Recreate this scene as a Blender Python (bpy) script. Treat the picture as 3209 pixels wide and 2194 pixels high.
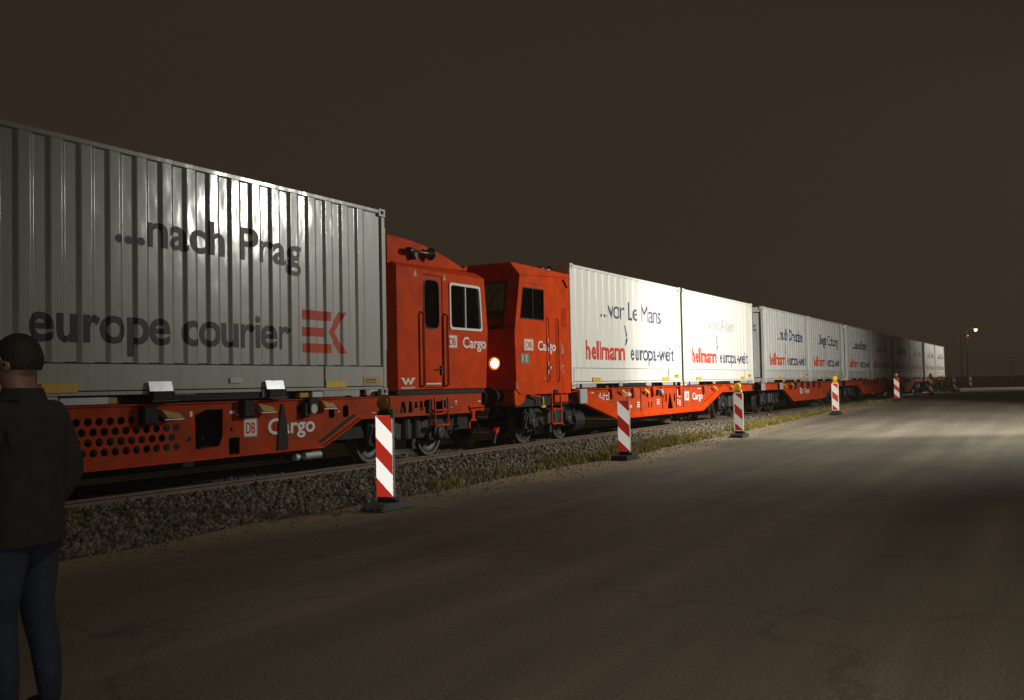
import bpy, bmesh, math, random
import numpy as np
from mathutils import Vector, Matrix
random.seed(7)
rng = np.random.default_rng(7)
for o in list(bpy.data.objects):
    bpy.data.objects.remove(o)
S = bpy.context.scene
COL = S.collection

# ------------------------------------------------------------------ camera
F_PX, W_PX = 3174.0, 3209.0
YAW, PITCH, ROLL = math.atan(1728 / 3174), math.atan(109.6 / 3174), 0.02
fw = Vector((math.cos(YAW) * math.cos(PITCH), math.sin(YAW) * math.cos(PITCH), math.sin(PITCH)))
rt = Vector((math.sin(YAW), -math.cos(YAW), 0))
up = rt.cross(fw)
r2 = math.cos(ROLL) * rt - math.sin(ROLL) * up
u2 = math.cos(ROLL) * up + math.sin(ROLL) * rt
cd = bpy.data.cameras.new('camera')
cam = bpy.data.objects.new('camera', cd)
COL.objects.link(cam)
cam.matrix_world = Matrix(((r2.x, u2.x, -fw.x, 0), (r2.y, u2.y, -fw.y, 0), (r2.z, u2.z, -fw.z, 1.5), (0, 0, 0, 1)))
cd.sensor_width = 36
cd.lens = 36 * F_PX / W_PX
cd.clip_end = 3000
S.camera = cam

# ------------------------------------------------------------------ night sky, lamps, exposure
w = bpy.data.worlds.new('World')
S.world = w
w.use_nodes = True
w.node_tree.nodes['Background'].inputs[0].default_value = (0.0275, 0.0195, 0.0120, 1)
w.node_tree.nodes['Background'].inputs[1].default_value = 1.0
S.view_settings.view_transform = 'Standard'
S.view_settings.look = 'None'
S.view_settings.exposure = 0
S.view_settings.gamma = 1
S.cycles.max_bounces = 6
S.cycles.sample_clamp_indirect = 4


def spot(name, loc, aim, power, size, blend, radius, color):
    l = bpy.data.lights.new(name, 'SPOT')
    l.energy = power
    l.spot_size = math.radians(size)
    l.spot_blend = blend
    l.shadow_soft_size = radius
    l.color = color
    o = bpy.data.objects.new(name, l)
    COL.objects.link(o)
    o.location = loc
    o.rotation_euler = (Vector(aim) - Vector(loc)).to_track_quat('-Z', 'Y').to_euler()
    return o


# floodlight on a mast to the right of the frame; its mirror image shows on the nearest container
spot('yard_floodlight', (28.7, -7.4, 8.5), (35.4, 7.0, 2.9), 15000, 82, 0.35, 0.4, (1.0, 0.965, 0.86))
spot('yard_floodlight', (28.3, -7.4, 8.3), (24.5, 8, 1.4), 12500, 90, 1.0, 0.95, (0.985, 0.975, 0.87))
# added fill spot beside the camera, lifts the dark foreground
spot('foreground_fill_spot', (2.0, -4.0, 9.0), (6.5, -0.8, 0), 1350, 88, 1.0, 0.3, (1.0, 0.90, 0.72))
# a second floodlight that lights the far end of the train and of the yard
spot('far_floodlight', (118, -16, 9), (103, 6, 2), 30000, 56, 0.8, 0.5, (1.0, 0.93, 0.8))
# the camera's flash, just above the lens
spot('camera_flash', (0.0, 0.0, 1.57), (20, 9.5, 1.5), 110, 75, 0.6, 0.02, (1, 1, 1))


# ------------------------------------------------------------------ materials
def mat(name, color, rough=0.5, metal=0.0, var=0.0, vscale=3.0, bump=0.0, bscale=60.0, color2=None, coat=0.0, spec=0.5, streak=0.0, wavy=0.0):
    m = bpy.data.materials.new(name)
    m.use_nodes = True
    nt = m.node_tree
    b = nt.nodes['Principled BSDF']
    b.inputs['Base Color'].default_value = (*color, 1)
    b.inputs['Roughness'].default_value = rough
    b.inputs['Metallic'].default_value = metal
    b.inputs['Specular IOR Level'].default_value = spec
    b.inputs['Coat Weight'].default_value = coat
    b.inputs['Coat Roughness'].default_value = 0.09 if not wavy else 0.13
    tc = nt.nodes.new('ShaderNodeTexCoord')
    if var > 0 or color2:
        n = nt.nodes.new('ShaderNodeTexNoise')
        n.inputs['Scale'].default_value = vscale
        n.inputs['Detail'].default_value = 8
        n.inputs['Roughness'].default_value = 0.65
        nt.links.new(tc.outputs['Object'], n.inputs['Vector'])
        r = nt.nodes.new('ShaderNodeValToRGB')
        c2 = color2 or tuple(c * (1 - var) for c in color)
        r.color_ramp.elements[0].position = 0.35
        r.color_ramp.elements[1].position = 0.62
        r.color_ramp.elements[0].color = (*c2, 1)
        r.color_ramp.elements[1].color = (*color, 1)
        nt.links.new(n.outputs['Fac'], r.inputs['Fac'])
        nt.links.new(r.outputs['Color'], b.inputs['Base Color'])
        mr = nt.nodes.new('ShaderNodeMapRange')
        mr.inputs['To Min'].default_value = min(1, rough + 0.12)
        mr.inputs['To Max'].default_value = max(0.05, rough - 0.04)
        nt.links.new(n.outputs['Fac'], mr.inputs['Value'])
        nt.links.new(mr.outputs['Result'], b.inputs['Roughness'])
    if streak > 0:
        mp = nt.nodes.new('ShaderNodeMapping')
        mp.inputs['Scale'].default_value = (7, 7, 0.45)
        nt.links.new(tc.outputs['Object'], mp.inputs['Vector'])
        ns = nt.nodes.new('ShaderNodeTexNoise')
        ns.inputs['Scale'].default_value = 1.0
        ns.inputs['Detail'].default_value = 9
        ns.inputs['Roughness'].default_value = 0.7
        nt.links.new(mp.outputs[0], ns.inputs['Vector'])
        ms = nt.nodes.new('ShaderNodeMapRange')
        ms.inputs['From Min'].default_value = 0.48
        ms.inputs['From Max'].default_value = 0.75
        ms.inputs['To Max'].default_value = streak
        nt.links.new(ns.outputs['Fac'], ms.inputs['Value'])
        mx = nt.nodes.new('ShaderNodeMix')
        mx.data_type = 'RGBA'
        nt.links.new(ms.outputs[0], mx.inputs['Factor'])
        nt.links.new(r.outputs['Color'], mx.inputs['A'])
        mx.inputs['B'].default_value = (0.16, 0.12, 0.08, 1)
        nt.links.new(mx.outputs['Result'], b.inputs['Base Color'])
    if bump > 0:
        n2 = nt.nodes.new('ShaderNodeTexNoise')
        n2.inputs['Scale'].default_value = bscale
        n2.inputs['Detail'].default_value = 6
        nt.links.new(tc.outputs['Object'], n2.inputs['Vector'])
        bp = nt.nodes.new('ShaderNodeBump')
        bp.inputs['Strength'].default_value = bump
        bp.inputs['Distance'].default_value = 0.02
        nt.links.new(n2.outputs['Fac'], bp.inputs['Height'])
        nt.links.new(bp.outputs['Normal'], b.inputs['Normal'])
    if wavy > 0:
        # dents and waves of the pressed sheet, seen in the gloss of the paint
        mp2 = nt.nodes.new('ShaderNodeMapping')
        mp2.inputs['Scale'].default_value = (2.2, 2.2, 1.1)
        nt.links.new(tc.outputs['Object'], mp2.inputs['Vector'])
        n3 = nt.nodes.new('ShaderNodeTexNoise')
        n3.inputs['Scale'].default_value = 1.6
        n3.inputs['Detail'].default_value = 1.5
        nt.links.new(mp2.outputs[0], n3.inputs['Vector'])
        b3 = nt.nodes.new('ShaderNodeBump')
        b3.inputs['Strength'].default_value = wavy
        b3.inputs['Distance'].default_value = 0.05
        nt.links.new(n3.outputs['Fac'], b3.inputs['Height'])
        nt.links.new(b3.outputs['Normal'], b.inputs['Coat Normal'])
    return m


def retro_mat(name, color, gain):
    """Retroreflective sheeting: a diffuse film plus a lobe that sends light back towards its source."""
    m = bpy.data.materials.new(name)
    m.use_nodes = True
    nt = m.node_tree
    out = nt.nodes['Material Output']
    b = nt.nodes['Principled BSDF']
    b.inputs['Base Color'].default_value = (*color, 1)
    b.inputs['Roughness'].default_value = 0.4
    g = nt.nodes.new('ShaderNodeBsdfGlossy')
    g.inputs['Color'].default_value = (*[c * gain for c in color], 1)
    g.inputs['Roughness'].default_value = 0.24
    geo = nt.nodes.new('ShaderNodeNewGeometry')
    nt.links.new(geo.outputs['Incoming'], g.inputs['Normal'])
    a = nt.nodes.new('ShaderNodeAddShader')
    nt.links.new(b.outputs[0], a.inputs[0])
    nt.links.new(g.outputs[0], a.inputs[1])
    nt.links.new(a.outputs[0], out.inputs['Surface'])
    return m


def emit_mat(name, color, strength):
    m = bpy.data.materials.new(name)
    m.use_nodes = True
    nt = m.node_tree
    nt.nodes.remove(nt.nodes['Principled BSDF'])
    e = nt.nodes.new('ShaderNodeEmission')
    e.inputs[0].default_value = (*color, 1)
    e.inputs[1].default_value = strength
    nt.links.new(e.outputs[0], nt.nodes['Material Output'].inputs['Surface'])
    return m


def glass_mat(name, tint=(0.6, 0.62, 0.6)):
    m = bpy.data.materials.new(name)
    m.use_nodes = True
    nt = m.node_tree
    nt.nodes.remove(nt.nodes['Principled BSDF'])
    t = nt.nodes.new('ShaderNodeBsdfTransparent')
    t.inputs[0].default_value = (*tint, 1)
    g = nt.nodes.new('ShaderNodeBsdfGlossy')
    g.inputs['Roughness'].default_value = 0.03
    fr = nt.nodes.new('ShaderNodeFresnel')
    fr.inputs[0].default_value = 1.5
    mx = nt.nodes.new('ShaderNodeMixShader')
    nt.links.new(fr.outputs[0], mx.inputs[0])
    nt.links.new(t.outputs[0], mx.inputs[1])
    nt.links.new(g.outputs[0], mx.inputs[2])
    nt.links.new(mx.outputs[0], nt.nodes['Material Output'].inputs['Surface'])
    return m


M = dict(
    grey_box=mat('grey_container_paint', (0.46, 0.455, 0.42), 0.30, var=0.10, vscale=2.0, bump=0.05, bscale=4, coat=1.0, streak=0.3, wavy=0.26),
    white_box=mat('white_container_paint', (0.80, 0.79, 0.74), 0.34, var=0.06, vscale=1.5, bump=0.05, bscale=5, streak=0.22),
    white_box2=mat('white_container_paint_worn', (0.66, 0.66, 0.65), 0.26, var=0.12, vscale=1.5, bump=0.05, bscale=5, streak=0.35),
    red=mat('signal_red_paint', (0.70, 0.058, 0.002), 0.5, var=0.12, vscale=3, bump=0.03, bscale=6, spec=0.06, streak=0.22, color2=(0.50, 0.042, 0.003)),
    red_dirty=mat('dusty_red_paint', (0.54, 0.052, 0.006), 0.6, var=0.32, vscale=4, bump=0.1, bscale=30, spec=0.06, streak=0.6, color2=(0.33, 0.045, 0.014)),
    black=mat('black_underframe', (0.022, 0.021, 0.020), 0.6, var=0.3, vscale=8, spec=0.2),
    steel=mat('dull_steel', (0.04, 0.04, 0.04), 0.5, 0.2, var=0.4, vscale=6),
    bogie=mat('greasy_bogie_grey', (0.020, 0.020, 0.021), 0.45, 0.1, var=0.6, vscale=7, bump=0.2, bscale=25),
    tread=mat('worn_wheel_tread', (0.13, 0.10, 0.07), 0.45, 0.5, var=0.5, vscale=5),
    zinc=mat('galvanised_plate', (0.55, 0.58, 0.60), 0.28, 0.3, var=0.15, vscale=10),
    whitep=mat('white_paint', (0.80, 0.79, 0.76), 0.35),
    blue=mat('dark_blue_print', (0.050, 0.055, 0.13), 0.5, spec=0.3),
    blue_fade=mat('glare_paled_blue_print', (0.42, 0.43, 0.47), 0.4),  # print colour lightened to imitate glare on the wall
    navy=mat('blackish_blue_print', (0.022, 0.022, 0.034), 0.42, spec=0.3),
    redprint=mat('red_print', (0.60, 0.045, 0.012), 0.5, spec=0.25),
    yellow=mat('yellow_paint', (0.72, 0.46, 0.03), 0.4, var=0.12, vscale=12),
    ochre=mat('ochre_plate', (0.50, 0.28, 0.03), 0.4, var=0.2, vscale=30),
    rubber=mat('black_rubber', (0.020, 0.020, 0.020), 0.8, var=0.3, vscale=12, bump=0.3, bscale=50),
    grey_rubber=mat('bluish_grey_foot', (0.13, 0.14, 0.15), 0.7, var=0.3, vscale=12, bump=0.3, bscale=50),
    lampblack=mat('black_plastic', (0.02, 0.02, 0.02), 0.3),
    amber_dark=mat('amber_lens_unlit', (0.40, 0.15, 0.01), 0.15, coat=0.6),
    retro_white=retro_mat('white_reflective_sheet', (0.76, 0.74, 0.68), 0.85),
    retro_red=retro_mat('red_reflective_sheet', (0.60, 0.035, 0.020), 0.42),
    retro_amber=retro_mat('amber_reflective_lens', (0.80, 0.42, 0.02), 0.55),
    shell=mat('pale_plastic_shell', (0.50, 0.52, 0.54), 0.4, var=0.15, vscale=15),
    green=mat('green_plastic', (0.05, 0.22, 0.06), 0.5),
    seat=mat('blue_seat_cloth', (0.05, 0.08, 0.20), 0.8),
    interior=mat('cab_interior_grey', (0.16, 0.16, 0.14), 0.7),
    lit_view=mat('olive_lit_view', (0.62, 0.56, 0.32), 0.8, var=0.3, vscale=6),
    glass=glass_mat('cab_glass'),
    clear=glass_mat('windscreen_glass', (0.9, 0.92, 0.88)),
    rail=mat('rail_steel', (0.16, 0.11, 0.075), 0.5, 0.3, var=0.3, vscale=5),
    railtop=mat('rail_head', (0.42, 0.36, 0.28), 0.3, 0.7),
    sleeper=mat('concrete_sleeper', (0.24, 0.22, 0.19), 0.85, var=0.3, vscale=9, bump=0.3),
    stone=mat('ballast_stone', (0.27, 0.23, 0.165), 0.85, color2=(0.04, 0.036, 0.03), vscale=7, bump=0.4, bscale=40),
    grass=mat('dry_yellow_grass', (0.34, 0.25, 0.05), 0.7, color2=(0.12, 0.13, 0.02), vscale=1.6),
    lens=emit_mat('lit_headlamp_lens', (1.0, 0.80, 0.50), 20),
    glow=emit_mat('headlamp_halo_glow', (1.0, 0.26, 0.03), 1.1),  # orange halo of the lit headlamp, put into an emitting ring
    sodium=emit_mat('sodium_lamp', (1.0, 0.55, 0.22), 14),
    sodium2=emit_mat('weak_orange_lamp', (1.0, 0.28, 0.05), 1.0),
    pale_pole=mat('galvanised_pole', (0.62, 0.60, 0.56), 0.6),
    redlamp=emit_mat('red_signal_lamp', (1.0, 0.10, 0.03), 0.45),
)


# ------------------------------------------------------------------ mesh helpers
def world_off(p):
    v = Vector((0, 0, 0))
    while p is not None:
        v += p.location
        p = p.parent
    return v


class MB:
    def __init__(s):
        s.v, s.f = [], []

    def box(s, x0, x1, y0, y1, z0, z1):
        n = len(s.v)
        s.v += [(x0, y0, z0), (x1, y0, z0), (x1, y1, z0), (x0, y1, z0), (x0, y0, z1), (x1, y0, z1), (x1, y1, z1), (x0, y1, z1)]
        s.f += [(n, n + 3, n + 2, n + 1), (n + 4, n + 5, n + 6, n + 7), (n, n + 1, n + 5, n + 4), (n + 1, n + 2, n + 6, n + 5),
                (n + 2, n + 3, n + 7, n + 6), (n + 3, n, n + 4, n + 7)]
        return s

    def prism(s, pts, y0, y1, axis='y'):
        """pts: polygon in XZ (axis y), YZ (axis x) or XY (axis z), extruded between y0 and y1."""
        n, k = len(s.v), len(pts)
        for c in (y0, y1):
            for a, b in pts:
                s.v.append((a, c, b) if axis == 'y' else ((c, a, b) if axis == 'x' else (a, b, c)))
        s.f.append(tuple(range(n, n + k)))
        s.f.append(tuple(range(n + 2 * k - 1, n + k - 1, -1)))
        for i in range(k):
            j = (i + 1) % k
            s.f.append((n + i, n + k + i, n + k + j, n + j))
        return s

    def tube(s, pts, r, seg=8, close=True):
        pts = [Vector(p) for p in pts]
        n0 = len(s.v)
        rr = r if isinstance(r, (list, tuple)) else [r] * len(pts)
        prev = None
        for i, p in enumerate(pts):
            d = (pts[min(i + 1, len(pts) - 1)] - pts[max(i - 1, 0)]).normalized()
            a = prev or (Vector((0, 0, 1)) if abs(d.z) < 0.9 else Vector((1, 0, 0)))
            e1 = (a - d * a.dot(d)).normalized()
            prev = e1
            e2 = d.cross(e1)
            for k in range(seg):
                t = 2 * math.pi * k / seg
                s.v.append(tuple(p + rr[i] * (math.cos(t) * e1 + math.sin(t) * e2)))
        for i in range(len(pts) - 1):
            for k in range(seg):
                a, b = n0 + i * seg + k, n0 + i * seg + (k + 1) % seg
                s.f.append((a, b, b + seg, a + seg))
        if close:
            s.f.append(tuple(n0 + k for k in range(seg))[::-1])
            s.f.append(tuple(n0 + (len(pts) - 1) * seg + k for k in range(seg)))
        return s

    def lathe(s, c, prof, axis='y', seg=20):
        """prof: (distance along axis, radius) pairs."""
        ax = {'x': Vector((1, 0, 0)), 'y': Vector((0, 1, 0)), 'z': Vector((0, 0, 1))}[axis]
        c = Vector(c)
        return s.tube([c + ax * a for a, _ in prof], [max(r, 1e-4) for _, r in prof], seg) if _ok(prof) else s._lathe(c, ax, prof, seg)

    def _lathe(s, c, ax, prof, seg):
        e1 = Vector((0, 0, 1)) if abs(ax.z) < 0.9 else Vector((1, 0, 0))
        e2 = ax.cross(e1)
        n0 = len(s.v)
        for a, r in prof:
            r = max(r, 1e-4)
            for k in range(seg):
                t = 2 * math.pi * k / seg
                s.v.append(tuple(c + ax * a + r * (math.cos(t) * e1 + math.sin(t) * e2)))
        for i in range(len(prof) - 1):
            for k in range(seg):
                a, b = n0 + i * seg + k, n0 + i * seg + (k + 1) % seg
                s.f.append((a, b, b + seg, a + seg))
        return s

    def add(s, V, Fc):
        n = len(s.v)
        s.v += [tuple(p) for p in V]
        s.f += [tuple(n + i for i in f) for f in Fc]
        return s

    def build(s, name, m, parent=None, bevel=0.0, smooth=False, label=None, segs=1, recalc=True):
        off = world_off(parent)
        me = bpy.data.meshes.new(name)
        me.from_pydata([(a - off.x, b - off.y, c - off.z) for a, b, c in s.v], [], s.f)
        me.materials.append(m)
        if recalc:
            bm = bmesh.new()
            bm.from_mesh(me)
            bmesh.ops.recalc_face_normals(bm, faces=bm.faces)
            bm.to_mesh(me)
            bm.free()
        o = bpy.data.objects.new(name, me)
        COL.objects.link(o)
        if parent:
            o.parent = parent
        if smooth:
            me.shade_smooth()
        if bevel:
            b = o.modifiers.new('bevel', 'BEVEL')
            b.width = bevel
            b.segments = segs
            b.limit_method = 'ANGLE'
            b.angle_limit = math.radians(35)
        if label:
            o['label'] = label
        return o


def _ok(prof):
    return False


def thing(name, label, cat, loc, group=None):
    o = bpy.data.objects.new(name, None)
    o.empty_display_size = 0.2
    COL.objects.link(o)
    o.location = loc
    o['label'] = label
    o['category'] = cat
    if group:
        o['group'] = group
    return o


def tag(o, label, cat, group=None):
    o['label'] = label
    o['category'] = cat
    if group:
        o['group'] = group
    return o


def copy_tree(src, parent=None):
    c = src.copy()
    COL.objects.link(c)
    c.parent = parent
    for ch in list(src.children):
        copy_tree(ch, c)
    return c


def curve_mesh(cu):
    ob = bpy.data.objects.new('tmp', cu)
    COL.objects.link(ob)
    bpy.context.view_layer.update()
    ev = ob.evaluated_get(bpy.context.evaluated_depsgraph_get())
    me = ev.to_mesh()
    V = [tuple(v.co) for v in me.vertices]
    Fc = [tuple(p.vertices) for p in me.polygons]
    ev.to_mesh_clear()
    bpy.data.objects.remove(ob)
    bpy.data.curves.remove(cu)
    return V, Fc


_tc = {}


def text2d(txt, bold=0.0, spacing=1.0):
    k = (txt, bold, spacing)
    if k not in _tc:
        cu = bpy.data.curves.new('t', 'FONT')
        cu.body = txt
        cu.size = 1
        cu.offset = bold
        cu.space_character = spacing
        cu.resolution_u = 4
        _tc[k] = curve_mesh(cu)
    return _tc[k]


def plate(outline, holes, y0, th):
    """Flat plate in the XZ plane with real openings; returns (verts, faces)."""
    cu = bpy.data.curves.new('p', 'CURVE')
    cu.dimensions = '2D'
    cu.fill_mode = 'BOTH'
    cu.extrude = th / 2
    for loop in [outline] + holes:
        sp = cu.splines.new('POLY')
        sp.points.add(len(loop) - 1)
        for i, (a, b) in enumerate(loop):
            sp.points[i].co = (a, b, 0, 1)
        sp.use_cyclic_u = True
    V, Fc = curve_mesh(cu)
    return [(a, y0 + th / 2 + c, b) for a, b, c in V], Fc


def rrect(x0, x1, z0, z1, r, n=4):
    P = []
    for cx, cz, a0 in ((x1 - r, z1 - r, 0), (x0 + r, z1 - r, 90), (x0 + r, z0 + r, 180), (x1 - r, z0 + r, 270)):
        for i in range(n + 1):
            a = math.radians(a0 + 90 * i / n)
            P.append((cx + r * math.cos(a), cz + r * math.sin(a)))
    return P


def circ(cx, cz, r, n=14, rz=None):
    return [(cx + r * math.cos(2 * math.pi * i / n), cz + (rz or r) * math.sin(2 * math.pi * i / n)) for i in range(n)]


def lettering(txt, x0, x1, zb, h, y, m, parent, bold=0.012, capref='x', wave=None, name='lettering', spacing=1.0):
    """Print on the side facing -Y from x0 to x1, baseline zb; h is the x-height (capref x) or the cap height.
    wave(x) gives the wall surface, which the print follows."""
    V, Fc = text2d(txt, bold, spacing)
    xs = [v[0] for v in V]
    a, b = min(xs), max(xs)
    ref = 0.522 if capref == 'x' else 0.70
    kx, kz = (x1 - x0) / (b - a), h / ref
    P = [(x0 + (v[0] - a) * kx, 0.0, zb + v[1] * kz) for v in V]
    bm = bmesh.new()
    bv = [bm.verts.new(p) for p in P]
    for f in Fc:
        try:
            bm.faces.new([bv[i] for i in f])
        except ValueError:
            pass
    if wave:
        brk = wave.breaks
        for xb in brk:
            if x0 < xb < x1:
                bmesh.ops.bisect_plane(bm, geom=list(bm.verts) + list(bm.edges) + list(bm.faces), plane_co=(xb, 0, 0), plane_no=(1, 0, 0), dist=1e-5)
        for v in bm.verts:
            v.co.y = wave(v.co.x) - 0.003
    else:
        for v in bm.verts:
            v.co.y = y - 0.003
    bmesh.ops.triangulate(bm, faces=bm.faces)
    mb = MB()
    bm.verts.index_update()
    mb.add([tuple(v.co) for v in bm.verts], [tuple(v.index for v in f.verts) for f in bm.faces])
    bm.free()
    o = mb.build(name, m, parent, recalc=False)
    return o


def flat_poly(polys, m, parent, name, wave=None, y=0.0):
    bm = bmesh.new()
    for poly in polys:
        bm.faces.new([bm.verts.new((a, 0, b)) for a, b in poly])
    xs = [a for p in polys for a, _ in p]
    if wave:
        for xb in wave.breaks:
            if min(xs) < xb < max(xs):
                bmesh.ops.bisect_plane(bm, geom=list(bm.verts) + list(bm.edges) + list(bm.faces), plane_co=(xb, 0, 0), plane_no=(1, 0, 0), dist=1e-5)
    for v in bm.verts:
        v.co.y = (wave(v.co.x) if wave else y) - 0.003
    bm.verts.index_update()
    mb = MB().add([tuple(v.co) for v in bm.verts], [tuple(v.index for v in f.verts) for f in bm.faces])
    bm.free()
    return mb.build(name, m, parent, recalc=False)


# ------------------------------------------------------------------ setting
def zg(x):
    t = min(1, max(0, (x - 18) / 34))
    return 0.30 * t * t * (3 - 2 * t) if x < 52 else 0.30


def sheet(name, x0, x1, y0, y1, zf, m, nx=60, ny=2):
    V, Fc = [], []
    for i in range(nx + 1):
        for j in range(ny + 1):
            x = x0 + (x1 - x0) * i / nx
            y = y0 + (y1 - y0) * j / ny
            V.append((x, y, zf(x, y)))
    for i in range(nx):
        for j in range(ny):
            a = i * (ny + 1) + j
            Fc.append((a, a + ny + 1, a + ny + 2, a + 1))
    o = MB().add(V, Fc).build(name, m, recalc=False, smooth=True)
    o['kind'] = 'structure'
    return o


def asphalt():
    m = bpy.data.materials.new('dusty_asphalt')
    m.use_nodes = True
    nt = m.node_tree
    L = nt.links.new
    b = nt.nodes['Principled BSDF']
    b.inputs['Roughness'].default_value = 0.75
    b.inputs['Specular IOR Level'].default_value = 0.3
    tc = nt.nodes.new('ShaderNodeTexCoord')
    mp = nt.nodes.new('ShaderNodeMapping')
    mp.inputs['Rotation'].default_value = (0, 0, math.radians(-4))
    mp.inputs['Scale'].default_value = (0.09, 1.25, 1)
    L(tc.outputs['Object'], mp.inputs['Vector'])
    st = nt.nodes.new('ShaderNodeTexNoise')
    st.inputs['Scale'].default_value = 1.0
    st.inputs['Detail'].default_value = 7
    st.inputs['Roughness'].default_value = 0.62
    st.inputs['Distortion'].default_value = 0.35
    L(mp.outputs[0], st.inputs['Vector'])
    pt = nt.nodes.new('ShaderNodeTexNoise')
    pt.inputs['Scale'].default_value = 0.33
    pt.inputs['Detail'].default_value = 6
    L(tc.outputs['Object'], pt.inputs['Vector'])
    gr = nt.nodes.new('ShaderNodeTexNoise')
    gr.inputs['Scale'].default_value = 55
    gr.inputs['Detail'].default_value = 4
    L(tc.outputs['Object'], gr.inputs['Vector'])
    a1 = nt.nodes.new('ShaderNodeMath'); a1.operation = 'MULTIPLY_ADD'
    L(st.outputs['Fac'], a1.inputs[0]); a1.inputs[1].default_value = 0.65
    m1 = nt.nodes.new('ShaderNodeMath'); m1.operation = 'MULTIPLY'
    L(pt.outputs['Fac'], m1.inputs[0]); m1.inputs[1].default_value = 0.35
    L(m1.outputs[0], a1.inputs[2])
    r = nt.nodes.new('ShaderNodeValToRGB')
    r.color_ramp.elements[0].position = 0.36
    r.color_ramp.elements[0].color = (0.12, 0.104, 0.082, 1)
    r.color_ramp.elements[1].position = 0.66
    r.color_ramp.elements[1].color = (0.25, 0.215, 0.165, 1)
    e = r.color_ramp.elements.new(0.5)
    e.color = (0.165, 0.143, 0.110, 1)
    L(a1.outputs[0], r.inputs['Fac'])
    vo = nt.nodes.new('ShaderNodeTexVoronoi')
    vo.feature = 'DISTANCE_TO_EDGE'
    vo.inputs['Scale'].default_value = 0.32
    wv_ = nt.nodes.new('ShaderNodeTexNoise'); wv_.inputs['Scale'].default_value = 1.3; wv_.inputs['Detail'].default_value = 5
    L(tc.outputs['Object'], wv_.inputs['Vector'])
    va = nt.nodes.new('ShaderNodeVectorMath'); va.operation = 'MULTIPLY_ADD'
    va.inputs[1].default_value = (1.5, 1.5, 0)
    L(wv_.outputs['Color'], va.inputs[0]); L(tc.outputs['Object'], va.inputs[2])
    L(va.outputs[0], vo.inputs['Vector'])
    ck = nt.nodes.new('ShaderNodeMapRange')
    ck.inputs['From Min'].default_value = 0.0; ck.inputs['From Max'].default_value = 0.012
    ck.inputs['To Min'].default_value = 0.72; ck.inputs['To Max'].default_value = 1.0
    L(vo.outputs['Distance'], ck.inputs['Value'])
    # sand washed along the edge of the roadway beside the track
    sx = nt.nodes.new('ShaderNodeSeparateXYZ')
    L(tc.outputs['Object'], sx.inputs[0])
    ad = nt.nodes.new('ShaderNodeMath'); ad.operation = 'MULTIPLY_ADD'
    L(pt.outputs['Fac'], ad.inputs[0]); ad.inputs[1].default_value = 1.6
    L(sx.outputs['Y'], ad.inputs[2])
    mr = nt.nodes.new('ShaderNodeMapRange')
    mr.inputs['From Min'].default_value = 7.6
    mr.inputs['From Max'].default_value = 8.6
    L(ad.outputs[0], mr.inputs['Value'])
    mx = nt.nodes.new('ShaderNodeMix'); mx.data_type = 'RGBA'
    L(mr.outputs[0], mx.inputs['Factor'])
    L(r.outputs['Color'], mx.inputs['A'])
    mx.inputs['B'].default_value = (0.36, 0.29, 0.19, 1)
    g2 = nt.nodes.new('ShaderNodeMix'); g2.data_type = 'RGBA'; g2.blend_type = 'MULTIPLY'
    g2.inputs['Factor'].default_value = 0.8
    gm = nt.nodes.new('ShaderNodeMapRange')
    gm.inputs['From Min'].default_value = 0.35; gm.inputs['From Max'].default_value = 0.65
    gm.inputs['To Min'].default_value = 0.55; gm.inputs['To Max'].default_value = 1.25
    L(gr.outputs['Fac'], gm.inputs['Value'])
    L(mx.outputs['Result'], g2.inputs['A']); L(gm.outputs[0], g2.inputs['B'])
    g3 = nt.nodes.new('ShaderNodeMix'); g3.data_type = 'RGBA'; g3.blend_type = 'MULTIPLY'
    g3.inputs['Factor'].default_value = 1.0
    L(g2.outputs['Result'], g3.inputs['A']); L(ck.outputs[0], g3.inputs['B'])
    L(g3.outputs['Result'], b.inputs['Base Color'])
    bp = nt.nodes.new('ShaderNodeBump'); bp.inputs['Strength'].default_value = 0.6; bp.inputs['Distance'].default_value = 0.01
    L(gr.outputs['Fac'], bp.inputs['Height'])
    L(bp.outputs[0], b.inputs['Normal'])
    return m


M['asphalt'] = asphalt()
M['field'] = mat('dry_field', (0.26, 0.22, 0.15), 0.95, var=0.5, vscale=0.5)
M['bed'] = mat('ballast_bed_dirt', (0.10, 0.09, 0.07), 0.95, color2=(0.04, 0.036, 0.03), vscale=14, bump=0.6, bscale=45)
# ground reaching the horizon
g = MB()
for (xa, xb, ya, yb) in ((-600, 2500, -1500, -70), (-600, 2500, 13.2, 1500), (-600, -30, -70, 13.2), (102, 2500, -70, 13.2)):
    g.add([(xa, ya, 0.02 if xa < 100 else 0.27), (xb, ya, 0.02 if xa < 100 else 0.27), (xb, yb, 0.02 if xa < 100 else 0.27), (xa, yb, 0.02 if xa < 100 else 0.27)], [(0, 1, 2, 3)])
g = g.build('ground', M['field'], recalc=False)
g['kind'] = 'structure'


def edge_y(x):
    return 7.96 + 0.06 * math.sin(x * 0.9) + 0.05 * math.sin(x * 2.3 + 1) + 0.02 * math.sin(x * 6.1)


V, Fc = [], []
ys = [-70, -20, 0, 4, 6, 7.5]
NX = 420
for i in range(NX + 1):
    x = -30 + 132 * i / NX
    for y in ys:
        V.append((x, y, zg(x)))
    V.append((x, edge_y(x), zg(x)))
k = len(ys) + 1
for i in range(NX):
    for j in range(k - 1):
        a = i * k + j
        Fc.append((a, a + k, a + k + 1, a + 1))
road = MB().add(V, Fc).build('roadway', M['asphalt'], recalc=False, smooth=True)
road['kind'] = 'structure'


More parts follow.
